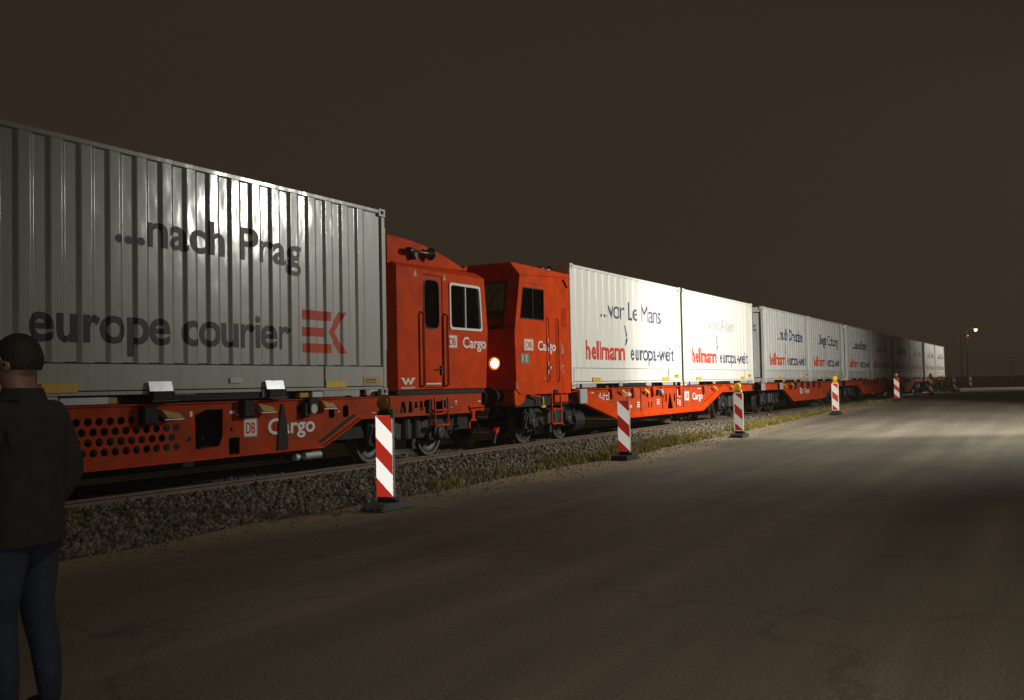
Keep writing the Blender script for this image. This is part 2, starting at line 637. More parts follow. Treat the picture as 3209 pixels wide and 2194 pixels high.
def bed_z(x, y):
    if y < 8.02:
        return zg(x) - 0.05
    zt = 0.165
    if y < 9.1:
        t = (y - 8.02) / 1.08
        return (zg(x) - 0.04) * (1 - t) + zt * t
    if y < 12.7:
        return zt
    return zt - 0.18 * (y - 12.7) / 0.6


V, Fc = [], []
yb_ = [7.6, 8.02, 8.25, 8.5, 9.1, 9.5, 12.7, 13.3]
for i in range(NX + 1):
    x = -30 + 170 * i / NX
    for y in yb_:
        V.append((x, y, bed_z(x, y)))
k = len(yb_)
for i in range(NX):
    for j in range(k - 1):
        a = i * k + j
        Fc.append((a, a + k, a + k + 1, a + 1))
bed = MB().add(V, Fc).build('ballast_bed', M['bed'], recalc=False, smooth=True)
bed['kind'] = 'structure'

# track
RT = 0.27
track = bpy.data.objects.new('railway_track', None)
COL.objects.link(track)
track['kind'] = 'structure'
track.location = (0, 10.86, 0.1)
for yc in (10.86 - 0.75, 10.86 + 0.75):
    m_ = MB()
    pr = [(-0.07, RT - 0.16), (0.07, RT - 0.16), (0.07, RT - 0.145), (0.012, RT - 0.12), (0.012, RT - 0.045), (0.036, RT - 0.03), (0.036, RT - 0.006),
          (0.028, RT), (-0.028, RT), (-0.036, RT - 0.006), (-0.036, RT - 0.03), (-0.012, RT - 0.045), (-0.012, RT - 0.12), (-0.07, RT - 0.145)]
    m_.prism([(yc + a, b) for a, b in pr], -30, 140, axis='x')
    ro = m_.build('rail', M['rail'], track)
    ro.data.materials.append(M['railtop'])
    for p in ro.data.polygons:
        if p.normal.z > 0.9 and p.center.z + 0.1 > RT - 0.01:
            p.material_index = 1
sl = MB().prism([(-1.3, 0.0), (1.3, 0.0), (1.3, 0.13), (1.2, 0.155), (-1.2, 0.155), (-1.3, 0.13)], -0.13, 0.13, axis='x')
slo = None
for i in range(150):
    x = 4.0 + 0.63 * i
    if slo is None:
        slo = sl.build('sleeper', M['sleeper'], None, bevel=0.01)
        o = slo
        o.parent = track
    else:
        o = slo.copy()
        COL.objects.link(o)
    o.location = (x, 0, -0.075)

# loose ballast stones: a few base shapes repeated into one mesh
ico_v = np.array([(0, 0, -1), (.72, -.53, -.45), (-.28, -.85, -.45), (-.89, 0, -.45), (-.28, .85, -.45), (.72, .53, -.45),
                  (.28, -.85, .45), (-.72, -.53, .45), (-.72, .53, .45), (.28, .85, .45), (.89, 0, .45), (0, 0, 1)])
ico_f = np.array([(0, 1, 2), (1, 0, 5), (0, 2, 3), (0, 3, 4), (0, 4, 5), (1, 5, 10), (2, 1, 6), (3, 2, 7), (4, 3, 8), (5, 4, 9),
                  (1, 10, 6), (2, 6, 7), (3, 7, 8), (4, 8, 9), (5, 9, 10), (6, 10, 11), (7, 6, 11), (8, 7, 11), (9, 8, 11), (10, 9, 11)])


def np_mesh(name, V, Fc, m, n=3):
    me = bpy.data.meshes.new(name)
    me.vertices.add(len(V))
    me.vertices.foreach_set('co', np.asarray(V, dtype=np.float32).ravel())
    nf = len(Fc)
    me.loops.add(nf * n)
    me.loops.foreach_set('vertex_index', np.asarray(Fc, dtype=np.int32).ravel())
    me.polygons.add(nf)
    me.polygons.foreach_set('loop_start', np.arange(0, nf * n, n, dtype=np.int32))
    me.update(calc_edges=True)
    me.materials.append(m)
    o = bpy.data.objects.new(name, me)
    COL.objects.link(o)
    return o


def stones(n, xr, yr, smin, smax):
    x = rng.uniform(*xr, n)
    y = rng.uniform(*yr, n)
    keep = (y > 8.0 + rng.uniform(0, 0.25, n))
    x, y = x[keep], y[keep]
    n = len(x)
    z = np.array([bed_z(a, b) for a, b in zip(x, y)])
    s = rng.uniform(smin, smax, n)
    sc = s[:, None] * rng.uniform(0.6, 1.25, (n, 3))
    ang = rng.uniform(0, 6.283, (n, 3))
    V = ico_v[None] * (1 + rng.uniform(-0.28, 0.28, (n, 12, 1))) * sc[:, None, :]
    for ax in range(3):
        c, s_ = np.cos(ang[:, ax])[:, None], np.sin(ang[:, ax])[:, None]
        i, j = [(1, 2), (0, 2), (0, 1)][ax]
        a, b = V[:, :, i].copy(), V[:, :, j].copy()
        V[:, :, i] = a * c - b * s_
        V[:, :, j] = a * s_ + b * c
    V += np.stack([x, y, z + s * rng.uniform(-0.2, 0.55, n)], 1)[:, None, :]
    Fc = ico_f[None] + (np.arange(n) * 12)[:, None, None]
    return V.reshape(-1, 3), Fc.reshape(-1, 3)


Va, Fa = stones(21000, (4, 30), (8.0, 10.02), 0.018, 0.038)
Vb, Fb = stones(11000, (30, 62), (8.0, 10.02), 0.022, 0.042)
Vc_, Fc_ = stones(5000, (10, 36), (10.2, 11.6), 0.02, 0.036)
Vd, Fd = stones(1500, (4, 50), (7.95, 9.95), 0.038, 0.062)
# grit and loose stones that have rolled on to the roadway
ng = 2600
gx = rng.uniform(6, 45, ng)
gy = 8.0 - np.abs(rng.normal(0, 0.5, ng))
gs = rng.uniform(0.005, 0.017, ng)
Ve = (ico_v[None] * (1 + rng.uniform(-0.25, 0.25, (ng, 12, 1))) * gs[:, None, None] + np.stack([gx, gy, np.array([zg(a) for a in gx]) + gs * 0.3], 1)[:, None, :]).reshape(-1, 3)
Fe = (ico_f[None] + (np.arange(ng) * 12)[:, None, None]).reshape(-1, 3)
Vs, Fs, n_ = [], [], 0
for a, b in ((Va, Fa), (Vb, Fb), (Vc_, Fc_), (Vd, Fd), (Ve, Fe)):
    Vs.append(a)
    Fs.append(b + n_)
    n_ += len(a)
Vall, Fall = np.concatenate(Vs), np.concatenate(Fs)
st = np_mesh('ballast_stones', Vall, Fall, M['stone'])
st['kind'] = 'stuff'
tag(st, 'grey brown crushed stones banked against the near rail', 'ballast')


# grass tufts on the shoulder
def blades(centres, per, hmin, hmax, spread, zfun, wid=0.007):
    cx = np.repeat([c[0] for c in centres], per)
    cy = np.repeat([c[1] for c in centres], per)
    n = len(cx)
    x = cx + rng.normal(0, spread, n)
    y = cy + rng.normal(0, spread * 0.7, n)
    y = np.maximum(y, 7.95)
    z = np.array([zfun(a, b) for a, b in zip(x, y)])
    h = rng.uniform(hmin, hmax, n)
    a = rng.uniform(0, 6.283, n)
    ln = rng.uniform(0.1, 0.8, n) * h
    d = np.stack([np.cos(a), np.sin(a), np.zeros(n)], 1)
    p = np.stack([-np.sin(a), np.cos(a), np.zeros(n)], 1) * wid * rng.uniform(0.6, 1.4, (n, 1))
    base = np.stack([x, y, z - 0.01], 1)
    mid = base + d * (ln * 0.35)[:, None] + np.stack([0 * h, 0 * h, h * 0.65], 1)
    tip = base + d * ln[:, None] + np.stack([0 * h, 0 * h, h], 1)
    V = np.stack([base - p, base + p, mid - p * 0.7, mid + p * 0.7, tip], 1)
    Fc = np.array([(0, 1, 3), (0, 3, 2), (2, 3, 4)])[None] + (np.arange(n) * 5)[:, None, None]
    return V.reshape(-1, 3), Fc.reshape(-1, 3)


cen = []
for (xa, xb, n, ya, yb) in ((12.5, 16.5, 14, 8.05, 8.5), (16.5, 18.2, 26, 8.05, 8.6), (18.5, 20.5, 30, 8.0, 8.35), (19.5, 24.5, 120, 8.0, 8.55), (24.5, 27, 20, 8.05, 8.5), (28, 36, 190, 8.0, 8.5), (36, 44, 50, 8.0, 8.5), (44, 62, 60, 8, 8.4)):
    for i in range(n):
        cen.append((random.uniform(xa, xb), random.uniform(ya, yb)))
Vg, Fg = blades(cen, 55, 0.05, 0.17, 0.085, bed_z)
Vh, Fh = blades([c for i, c in enumerate(cen) if i % 6 == 0], 9, 0.15, 0.34, 0.06, bed_z, 0.004)
gr = np_mesh('verge_grass', np.concatenate([Vg, Vh]), np.concatenate([Fg, Fh + len(Vg)]), M['grass'])
gr['kind'] = 'stuff'
tag(gr, 'patchy dry yellow green grass along the foot of the ballast', 'grass')

# ------------------------------------------------------------------ containers
YF = 9.61
CG = 'containers carried by the freight train'


class Wave:
    def __init__(s, x0, x1, y, depth, pitch, start, rail):
        s.x0, s.x1, s.y, s.d = x0, x1, y, depth
        s.p = [(x0, y + depth)]
        fl = 0.046
        out = (pitch - 2 * fl) / 2
        x = start
        s.p.append((start - fl, y + depth)) if start - fl > x0 else None
        while x + pitch < x1:
            s.p += [(x, y), (x + out, y), (x + out + fl, y + depth), (x + pitch - fl, y + depth)]
            x += pitch
        s.p.append((x1, y + depth)) if s.p[-1][0] < x1 - 0.001 else None
        s.breaks = [a for a, _ in s.p][1:-1]

    def __call__(s, x):
        if x <= s.p[0][0]:
            return s.p[0][1]
        for (a, ya), (b, yb) in zip(s.p, s.p[1:]):
            if x <= b:
                return ya + (yb - ya) * (x - a) / max(1e-6, b - a)
        return s.p[-1][1]


def wave_wall(wv, z0, z1, flip=None):
    V, Fc = [], []
    for a, b in wv.p:
        yy = b if flip is None else flip - (b - wv.y)
        V += [(a, yy, z0), (a, yy, z1)]
    for i in range(len(wv.p) - 1):
        Fc.append((2 * i, 2 * i + 2, 2 * i + 3, 2 * i + 1) if flip is None else (2 * i, 2 * i + 1, 2 * i + 3, 2 * i + 2))
    return V, Fc


def container(x0, L, z0, z1, paint, label, texts, start=0.27, band=(1.55, 1.86), pads=(), plate_at=None, split=(), end_text=None, far=False, depth=0.021):
    t = thing('container', label, 'container', (x0, YF + 1.25, z0), CG)
    x1 = x0 + L
    W = 2.5
    wv = Wave(x0 + 0.10, x1 - 0.10, YF + 0.012, depth, 0.39, x0 + start, 0)
    zb = band[1]
    # the wall's crests are rounded a little so that they catch highlights
    mb = MB()
    mb.add(*wave_wall(wv, zb, z1 - 0.075))
    sw = mb.build('side_wall', paint, t, recalc=False)
    sub = sw.modifiers.new('bevel', 'BEVEL')
    sub.width = 0.011
    sub.segments = 3
    sub.limit_method = 'ANGLE'
    sub.angle_limit = math.radians(20)
    sub.harden_normals = True
    sw.data.shade_smooth()
    mb = MB()
    mb.add(*wave_wall(wv, zb, z1 - 0.075, flip=YF + W - 0.012))
    mb.build('side_wall', paint, t, recalc=False)
    MB().box(x0 + 0.14, x1 - 0.14, YF + 0.004, YF + 0.07, z1 - 0.075, z1 - 0.012).build('top_rail', paint, t, bevel=0.008)
    MB().box(x0 + 0.14, x1 - 0.14, YF + W - 0.07, YF + W - 0.004, z1 - 0.075, z1 - 0.012).build('top_rail', paint, t)
    MB().box(x0 + 0.05, x1 - 0.05, YF + 0.05, YF + W - 0.05, z1 - 0.04, z1 - 0.02).build('roof', paint, t)
    # band of flat panels along the foot, with open joints
    edges = [x0 + 0.10] + list(split) + [x1 - 0.10]
    for i, (a, b) in enumerate(zip(edges, edges[1:])):
        MB().box(a + 0.012, b - 0.012, YF - 0.002 + (0.014 if i % 2 else 0), YF + 0.06, band[0], zb - 0.012).build('base_panel', paint, t, bevel=0.004)
    MB().box(x0 + 0.10, x1 - 0.10, YF + 0.035, YF + 0.10, z0 + 0.10, zb + 0.01).build('inner_rail', M['black'], t)
    MB().box(x0 + 0.12, x1 - 0.12, YF + 0.006, YF + 0.08, band[0] - 0.055, band[0] - 0.012).build('bottom_rail', paint, t, bevel=0.004)
    MB().box(x0 + 0.12, x1 - 0.12, YF + W - 0.08, YF + W - 0.006, z0 + 0.06, zb).build('bottom_rail', paint, t)
    MB().box(x0 + 0.1, x1 - 0.1, YF + 0.12, YF + W - 0.12, z0 + 0.05, z0 + 0.12).build('floor', M['black'], t)
    # corner posts and castings
    for xa, sx in ((x0, 1), (x1, -1)):
        for ya, sy in ((YF, 1), (YF + W, -1)):
            xx, yy = sorted((xa + sx * 0.0, xa + sx * 0.10)), sorted((ya + sy * 0.006, ya + sy * 0.12))
            MB().box(xx[0], xx[1], yy[0], yy[1], z0 + 0.12, z1 - 0.12).build('corner_post', paint, t, bevel=0.01)
            xx = sorted((xa - sx * 0.003, xa + sx * 0.165))
            yy = sorted((ya - sy * 0.004, ya + sy * 0.15))
            for za, zz in ((z0, z0 + 0.118), (z1 - 0.118, z1)):
                if sy > 0:
                    hole = rrect((xx[0] + xx[1]) / 2 - 0.042, (xx[0] + xx[1]) / 2 + 0.042, za + 0.035, zz - 0.028, 0.022, 3)
                    V, Fc = plate([(xx[0], za), (xx[1], za), (xx[1], zz), (xx[0], zz)], [hole], yy[0], 0.02)
                    c = MB().add(V, Fc)
                    c.box(xx[0], xx[1], yy[0] + 0.06, yy[1], za, zz)
                    c.box(xx[0], xx[0] + 0.015, yy[0] + 0.02, yy[0] + 0.06, za, zz)
                    c.box(xx[1] - 0.015, xx[1], yy[0] + 0.02, yy[0] + 0.06, za, zz)
                    c.build('corner_casting', paint, t)
                else:
                    MB().box(xx[0], xx[1], yy[0], yy[1], za, zz).build('corner_casting', paint, t)
    # end frames and doors
    for xa, sx in ((x0, 1), (x1, -1)):
        e = sorted((xa + sx * 0.02, xa + sx * 0.09))
        MB().box(e[0], e[1], YF + 0.12, YF + W - 0.12, z1 - 0.2, z1 - 0.03).box(e[0], e[1], YF + 0.12, YF + W - 0.12, z0 + 0.02, z0 + 0.17).build('end_frame', paint, t, bevel=0.006)
        for k in range(2):
            d = sorted((xa + sx * 0.045, xa + sx * 0.085))
            ya = YF + 0.16 + k * 1.1
            dr = MB().box(d[0], d[1], ya, ya + 1.08, z0 + 0.2, z1 - 0.23).build('end_door', paint, t, bevel=0.008)
            if sx > 0:
                q = MB()
                for yy in (ya + 0.25, ya + 0.83):
                    q.tube([(xa + 0.02, yy, z0 + 0.1), (xa + 0.02, yy, z1 - 0.12)], 0.014, 8)
                    for zz in (z0 + 0.5, z0 + 1.3, z1 - 0.6):
                        q.box(xa + 0.005, xa + 0.05, yy - 0.04, yy + 0.04, zz, zz + 0.05)
                q.build('lock_bar', M['zinc'], dr)
        d = sorted((xa + sx * 0.075, xa + sx * 0.1))
        MB().box(d[0], d[1], YF + 0.1, YF + W - 0.1, z0 + 0.15, z1 - 0.15).build('door_seal', M['black'], t)
    # yellow grapple pads, plates
    for a, b in pads:
        MB().box(a, b, YF - 0.012, YF + 0.03, band[0] - 0.02, band[0] + 0.088).build('grapple_pad', M['yellow'], t, bevel=0.004)
    if plate_at:
        a, b, za, zb2 = plate_at
        p = MB().box(a, b, YF - 0.010, YF - 0.003, za, zb2).build('warning_plate', M['ochre' if not far else 'yellow'], t)
        q = MB()
        for i in range(5):
            q.box(a + 0.06 + 0.055 * i, a + 0.095 + 0.055 * i, YF - 0.013, YF - 0.0105, za + (zb2 - za) * 0.5, za + (zb2 - za) * 0.72)
        q.box(a + 0.06, a + 0.3, YF - 0.013, YF - 0.0105, za + (zb2 - za) * 0.2, za + (zb2 - za) * 0.3)
        q.build('plate_print', M['navy'], p)
    # feet: pads and openings between the bottom rail and the wagon
    q = MB()
    for a, b in ((0.24, 0.42), (0.55, 1.35), (L * 0.39, L * 0.45), (L * 0.61, L * 0.67), (L - 1.6, L - 0.75), (L - 0.55, L - 0.45)):
        q.box(x0 + a, x0 + b, YF + 0.012, YF + 0.07, z0 + 0.012, band[0] - 0.058)
    q.build('foot_plate', paint if not far else M['zinc'], t, bevel=0.004)
    for cx in (L * 0.365, L * 0.61):
        MB().box(x0 + cx, x0 + cx + 0.2, YF - 0.01, YF + 0.05, z0 + 0.02, band[0] - 0.03).build('fork_pocket', M['zinc'], t, bevel=0.006)
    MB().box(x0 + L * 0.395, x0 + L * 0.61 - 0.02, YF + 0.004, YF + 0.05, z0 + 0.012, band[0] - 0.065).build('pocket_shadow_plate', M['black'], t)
    for (tx, a, b, zb_, h, m_, ref, bold, sp) in texts:
        lettering(tx, a, b, zb_, h, 0, M[m_], t, bold=bold, capref=ref, wave=wv, spacing=sp)
    return t, wv


def bird(t, wv, x, z, m_):
    """small two-bladed emblem that stands between the two words"""
    P1 = [(x, z + 0.46), (x + 0.10, z + 0.43), (x + 0.20, z + 0.34), (x + 0.25, z + 0.22), (x + 0.20, z + 0.14), (x + 0.14, z + 0.26), (x + 0.06, z + 0.36)]
    P2 = [(x + 0.27, z + 0.17), (x + 0.27, z + 0.08), (x + 0.18, z - 0.02), (x + 0.03, z - 0.05), (x + 0.09, z + 0.03), (x + 0.17, z + 0.11)]
    bm = [P1, P2]
    flat_poly(bm, m_, t, 'emblem', wave=wv)


# nearest, grey container with the courier lettering
c1, wv1 = container(5.97, 7.45, 1.375, 4.385, M['grey_box'], 'grey corrugated container lettered nach Prag and europe courier, nearest the camera',
                    [('...nach Prag', 8.09, 11.39, 3.27, 0.315, 'navy', 'x', 0.022, 1.0),
                     ('europe courier', 6.97, 11.13, 2.085, 0.335, 'navy', 'x', 0.022, 1.0)],
                    start=0.27 - 0.17, band=(1.53, 1.845), pads=((11.86, 12.336), (7.1, 7.56)), plate_at=(12.78, 13.2, 1.555, 1.672), split=(7.05, 11.845), depth=0.030)
flat_poly([[(11.40, 2.03), (12.02, 2.03), (12.02, 2.165), (11.40, 2.165)], [(11.40, 2.27), (11.88, 2.27), (11.88, 2.40), (11.40, 2.40)],
           [(11.40, 2.51), (12.02, 2.51), (12.02, 2.65), (11.40, 2.65)],
           [(12.24, 2.655), (12.39, 2.655), (12.13, 2.345), (11.96, 2.345)], [(11.96, 2.345), (12.13, 2.345), (12.39, 2.03), (12.24, 2.03)]],
          M['redprint'], c1, 'courier_logo', wave=wv1)
for xa in (8.53, 10.545):
    q = MB()
    q.prism([(9.565, 1.508), (9.557, 1.510), (9.588, 1.628), (9.596, 1.626)], xa, xa + 0.36, axis='x')
    fl = q.build('folding_flap', M['zinc'], c1)
    MB().box(xa + 0.01, xa + 0.35, 9.515, 9.60, 1.40, 1.508).build('flap_bracket', M['black'], fl, bevel=0.006)
    MB().box(xa - 0.02, xa + 0.38, 9.50, 9.60, 1.385, 1.398).build('bracket_foot', M['steel'], fl)
MB().box(9.9, 10.12, YF - 0.008, YF - 0.002, 1.60, 1.67).build('faded_sticker', M['white_box2'], c1)
# vertical lamp guard of the end wall seen edge on
MB().box(13.424, 13.45, YF + 0.02, YF + 0.08, 2.1, 4.1).build('post_rib', M['grey_box'], c1, bevel=0.004)

HM = lambda x, mz='blue': [('hellmann', x + 0.80, x + 3.15, 2.07, 0.315, 'redprint', 'x', 0.028, 1.0), ('europa-weit', x + 3.53, x + 6.78, 2.075, 0.30, mz, 'x', 0.012, 1.0)]
xa = 20.42
c, wv = container(xa, 7.40, 1.395, 4.195, M['white_box'], 'bright white container lettered vor Le Mans, directly behind the right hand cab',
                  [('...vor Le Mans', 22.14, 26.22, 3.08, 0.345, 'blue', 'x', 0.0, 1.0)] + HM(xa), start=0.34,
                  pads=((21.53, 21.99), (26.21, 26.65)), plate_at=(27.13, 27.5, 1.61, 1.71), split=(21.50, 26.70), far=True)
bird(c, wv, xa + 3.12, 2.48, M['blue'])
xa = 28.0
c, wv = container(xa, 7.45, 1.395, 4.195, M['white_box'], 'bright white container whose upper line is paled as by glare, second behind the right hand cab',
                  [('...von Aden', xa + 2.0, xa + 5.2, 3.10, 0.30, 'blue_fade', 'x', 0.0, 1.0)] + HM(xa), start=0.34,
                  pads=((xa + 1.1, xa + 1.56), (xa + 5.8, xa + 6.24)), plate_at=(xa + 6.7, xa + 7.05, 1.61, 1.71), split=(xa + 1.07, xa + 6.3), far=True)
bird(c, wv, xa + 3.12, 2.48, M['blue'])
far_spec = [(37.0, '...nach Dresden', 'white container lettered nach Dresden, with gut on its near end', 2.0, 6.2),
            (44.55, '...liegt Coburg', 'white container over the third wagon, behind the beacon with the rounded white border', 1.7, 6.3),
            (53.1, '...nach Essen', 'shaded container just left of the darkest stretch, fifth behind the right hand cab', 1.8, 6.0),
            (60.56, '...nach Ulm', 'darkest container of the train, sixth behind the right hand cab', 1.8, 5.8),
            (69.32, '...nach Riesa', 'shaded container behind the round-shouldered fifth beacon, seventh behind the cab', 1.8, 6.0),
            (76.85, '...nach Dessau', 'half lit container before the wide gap near the end of the train', 1.8, 6.3),
            (85.61, '...nach Emden', 'lit container just behind the wide gap, last but one of the train', 1.8, 6.2),
            (93.14, '...nach Zittau', 'last container at the far end of the train', 1.8, 6.2)]
for i, (xa, tx, lab, a, b) in enumerate(far_spec):
    c, wv = container(xa, 7.45, 1.40, 4.205, M['white_box2'] if i < 6 else M['white_box'], lab, [(tx, xa + a, xa + b, 3.05, 0.34, 'blue', 'x', 0.016, 1.0)] +
                      [('hellmann', xa + 0.80, xa + 3.20, 2.07, 0.33, 'redprint', 'x', 0.02, 0.92), ('europa-weit', xa + 3.5, xa + 6.8, 2.075, 0.32, 'blue', 'x', 0.016, 1.0)], start=0.34,
                      pads=((xa + 1.9, xa + 2.35), (xa + 5.9, xa + 6.3)), plate_at=(xa + 6.6, xa + 6.95, 1.64, 1.74), split=(xa + 1.6, xa + 5.8), far=True)
    bird(c, wv, xa + 3.12, 2.48, M['blue'])
    if i == 0:
        V, Fc = text2d('gut', 0.02)
        xs = [v[0] for v in V]
        k = 0.62 / (max(xs) - min(xs))
        MB().add([(xa + 0.040, 9.92 + 0.62 - (v[0] - min(xs)) * k, 3.33 + v[1] * 0.42) for v in V], Fc).build('lettering', M['navy'], c, recalc=False)


# ------------------------------------------------------------------ wagons
YW = 9.66   # face of the wagons' side beams


def wheel(t, x, y=10.11, r=0.42, near=True):
    s = 1 if near else -1
    c = (x, y, RT + r)
    m_ = MB()
    m_.lathe(c, [(-0.065 * s, r * 0.86), (-0.068 * s, r * 0.985), (0.05 * s, r), (0.062 * s, r + 0.028), (0.075 * s, r + 0.028), (0.08 * s, r * 0.8)], 'y', 36)
    w_ = m_.build('wheel', M['tread'], t, smooth=False)
    m_ = MB()
    m_.lathe(c, [(-0.062 * s, r * 0.87), (-0.035 * s, r * 0.84), (-0.01 * s, r * 0.5), (-0.05 * s, 0.13), (-0.09 * s, 0.10), (-0.09 * s, 0.0)], 'y', 28)
    m_.build('wheel_disc', M['bogie'], w_, smooth=True)
    if near:
        m_ = MB()
        m_.lathe((x, y - 0.2, RT + r), [(-0.14, 0.0), (-0.14, 0.09), (-0.10, 0.13), (0.08, 0.15)], 'y', 16)
        m_.box(x - 0.17, x + 0.17, y - 0.30, y - 0.12, RT + r - 0.02, RT + r + 0.20)
        m_.build('axle_box', M['bogie'], w_, bevel=0.008)
        for dx in (-0.26, 0.26):
            m_ = MB()
            zb = RT + r - 0.10
            m_.lathe((x + dx, y - 0.21, zb), [(0.0, 0.0), (0.0, 0.10), (0.03, 0.10), (0.03, 0.065), (0.30, 0.065), (0.30, 0.10), (0.34, 0.10)], 'z', 14)
            m_.build('axle_spring', M['bogie'], w_, smooth=False)
    return w_


def bogie(t, xc, base=1.76, r=0.42):
    xa, xb = xc - base / 2, xc + base / 2
    for x in (xa, xb):
        wheel(t, x, 10.11, r, True)
        wheel(t, x, 11.61, r, False)
        MB().tube([(x, 10.0, RT + r), (x, 11.7, RT + r)], 0.08, 12).build('axle', M['bogie'], t)
    zc = RT + r
    P = [(xa - 0.35, zc + 0.20), (xa - 0.30, zc + 0.32), (xa + 0.25, zc + 0.34), (xc - 0.35, zc + 0.22), (xc + 0.35, zc + 0.22), (xb - 0.25, zc + 0.34),
         (xb + 0.30, zc + 0.32), (xb + 0.35, zc + 0.20), (xb - 0.2, zc + 0.16), (xc + 0.4, zc - 0.06), (xc - 0.4, zc - 0.06), (xa + 0.2, zc + 0.16)]
    bf = MB().prism(P, 9.84, 9.98).build('bogie_frame', M['bogie'], t, bevel=0.015)
    q = MB()
    for dx in (-0.16, 0.16):
        q.lathe((xc + dx, 9.88, zc - 0.04), [(0, 0.0), (0, 0.13), (0.34, 0.12), (0.34, 0.0)], 'z', 14)
    q.build('bolster_spring', M['bogie'], bf)
    q = MB()
    for x in (xa, xb):
        s = 1 if x == xb else -1
        q.tube([(x + s * 0.30, 9.86, zc - 0.05), (x + s * 0.18, 9.80, zc + 0.35)], 0.028, 8)
        q.box(x - s * 0.5 - 0.05, x - s * 0.5 + 0.05, 10.03, 10.16, zc - 0.25, zc + 0.12)
    q.build('damper', M['steel'], bf)


def small_print(t, x0, x1, z0, z1, rows, cols, y, m_='whitep', seed=1):
    rr = random.Random(seed)
    q = MB()
    dz = (z1 - z0) / rows
    dx = (x1 - x0) / cols
    for i in range(rows):
        for j in range(cols):
            if rr.random() < 0.85:
                q.box(x0 + dx * j, x0 + dx * (j + rr.uniform(0.55, 0.85)), y - 0.005, y - 0.002, z0 + dz * i, z0 + dz * (i + 0.62))
    return q.build('stencilled_data', M[m_], t)


def db_logo(t, x0, x1, z0, z1, y):
    d = (x1 - x0) * 0.06
    V, Fc = plate(rrect(x0 - d, x1 + d, z0 - d * 0.9, z1 + d * 0.9, 0.02, 3), [rrect(x0 - d * 0.55, x1 + d * 0.55, z0 - d * 0.5, z1 + d * 0.5, 0.018, 3)], y - 0.006, 0.004)
    MB().add(V, Fc).build('logo_frame', M['whitep'], t)
    V, Fc = plate(rrect(x0, x1, z0, z1, 0.014, 3), [], y - 0.006, 0.004)
    MB().add(V, Fc).build('logo_field', M['whitep'], t)
    lettering('DB', x0 + (x1 - x0) * 0.13, x1 - (x1 - x0) * 0.12, z0 + (z1 - z0) * 0.16, (z1 - z0) * 0.68, y - 0.0065, M['redprint'], t, bold=0.015, capref='c')


def cargo(t, x0, x1, zb, cap, y, bold=0.02):
    lettering('Cargo', x0, x1, zb, cap, y, M['whitep'], t, bold=bold, capref='c')


def lever(t, x, z, s=1):
    q = MB()
    q.prism([(x, z), (x + 0.30 * s, z - 0.10), (x + 0.32 * s, z - 0.16), (x - 0.02 * s, z - 0.05)], YW - 0.10, YW - 0.05)
    q.build('lock_lever', M['yellow'], t, bevel=0.004)


def top_brackets(t, xs, m_='red_dirty'):
    q = MB()
    for x in xs:
        q.prism([(x - 0.12, 1.375), (x + 0.12, 1.375), (x + 0.06, 1.12), (x - 0.06, 1.12)], YW - 0.06, YW + 0.02)
    if xs:
        q.build('lashing_bracket', M[m_], t, bevel=0.006)
    q = MB()
    for x in xs:
        q.box(x - 0.05, x + 0.05, YW - 0.04, YW + 0.03, 1.36, 1.45)
    if xs:
        q.build('pivot_pin', M['black'], t)


def side_beam(t, x0, xd0, xc0, xc1, xd1, x1, holes=(), ze0=1.06, ze1=1.06, zb=0.615, ribs=(), m_='red', m2='red_dirty'):
    """fish-bellied side beam: shallow ends, deep middle between xc0 and xc1, slopes from xd0 and to xd1"""
    zt = 1.362
    out = [(x0, ze0), (xd0, ze0), (xc0, zb), (xc1, zb), (xd1, ze1), (x1, ze1), (x1, zt), (x0, zt)]
    for yy, th in ((YW + 0.02, 0.014), (YW + 2.36, 0.014)):
        V, Fc = plate(out, list(holes) if yy < 10 else [], yy, th)
        MB().add(V, Fc).build('side_web', M[m2], t)
        ya, yb = (YW - 0.03, YW + 0.10) if yy < 10 else (YW + 2.3, YW + 2.42)
        MB().box(x0, x1, ya, yb, zt, zt + 0.022).build('top_flange', M[m_], t, bevel=0.004)
        q = MB()
        tk = 0.022
        low = [(x0, ze0), (xd0, ze0), (xc0, zb), (xc1, zb), (xd1, ze1), (x1, ze1)]
        for (a, za), (b, zb_) in zip(low, low[1:]):
            if b - a > 0.01:
                q.prism([(a, za), (b, zb_), (b, zb_ - tk), (a, za - tk)], ya, yb)
        q.build('bottom_flange', M[m_], t)
    for rx, za in ribs:
        MB().box(rx, rx + 0.02, YW - 0.005, YW + 0.02, za, zt - 0.002).build('stiffener', M[m_], t)
    MB().box(x0 + 0.1, x1 - 0.1, 10.55, 11.15, 0.95, 1.33).build('centre_sill', M['black'], t)
    q = MB()
    for cx in (x0 + 0.3, (xc0 + xc1) / 2, x1 - 0.3):
        q.box(cx - 0.1, cx + 0.1, YW + 0.05, YW + 2.3, 1.15, 1.34)
    q.build('cross_beam', M['black'], t)
    MB().box(xc0 + 0.3, xc1 - 0.3, YW + 0.5, YW + 1.9, zb + 0.05, 0.93).build('equipment_case', M['black'], t)


WG = 'wagons of the freight train'
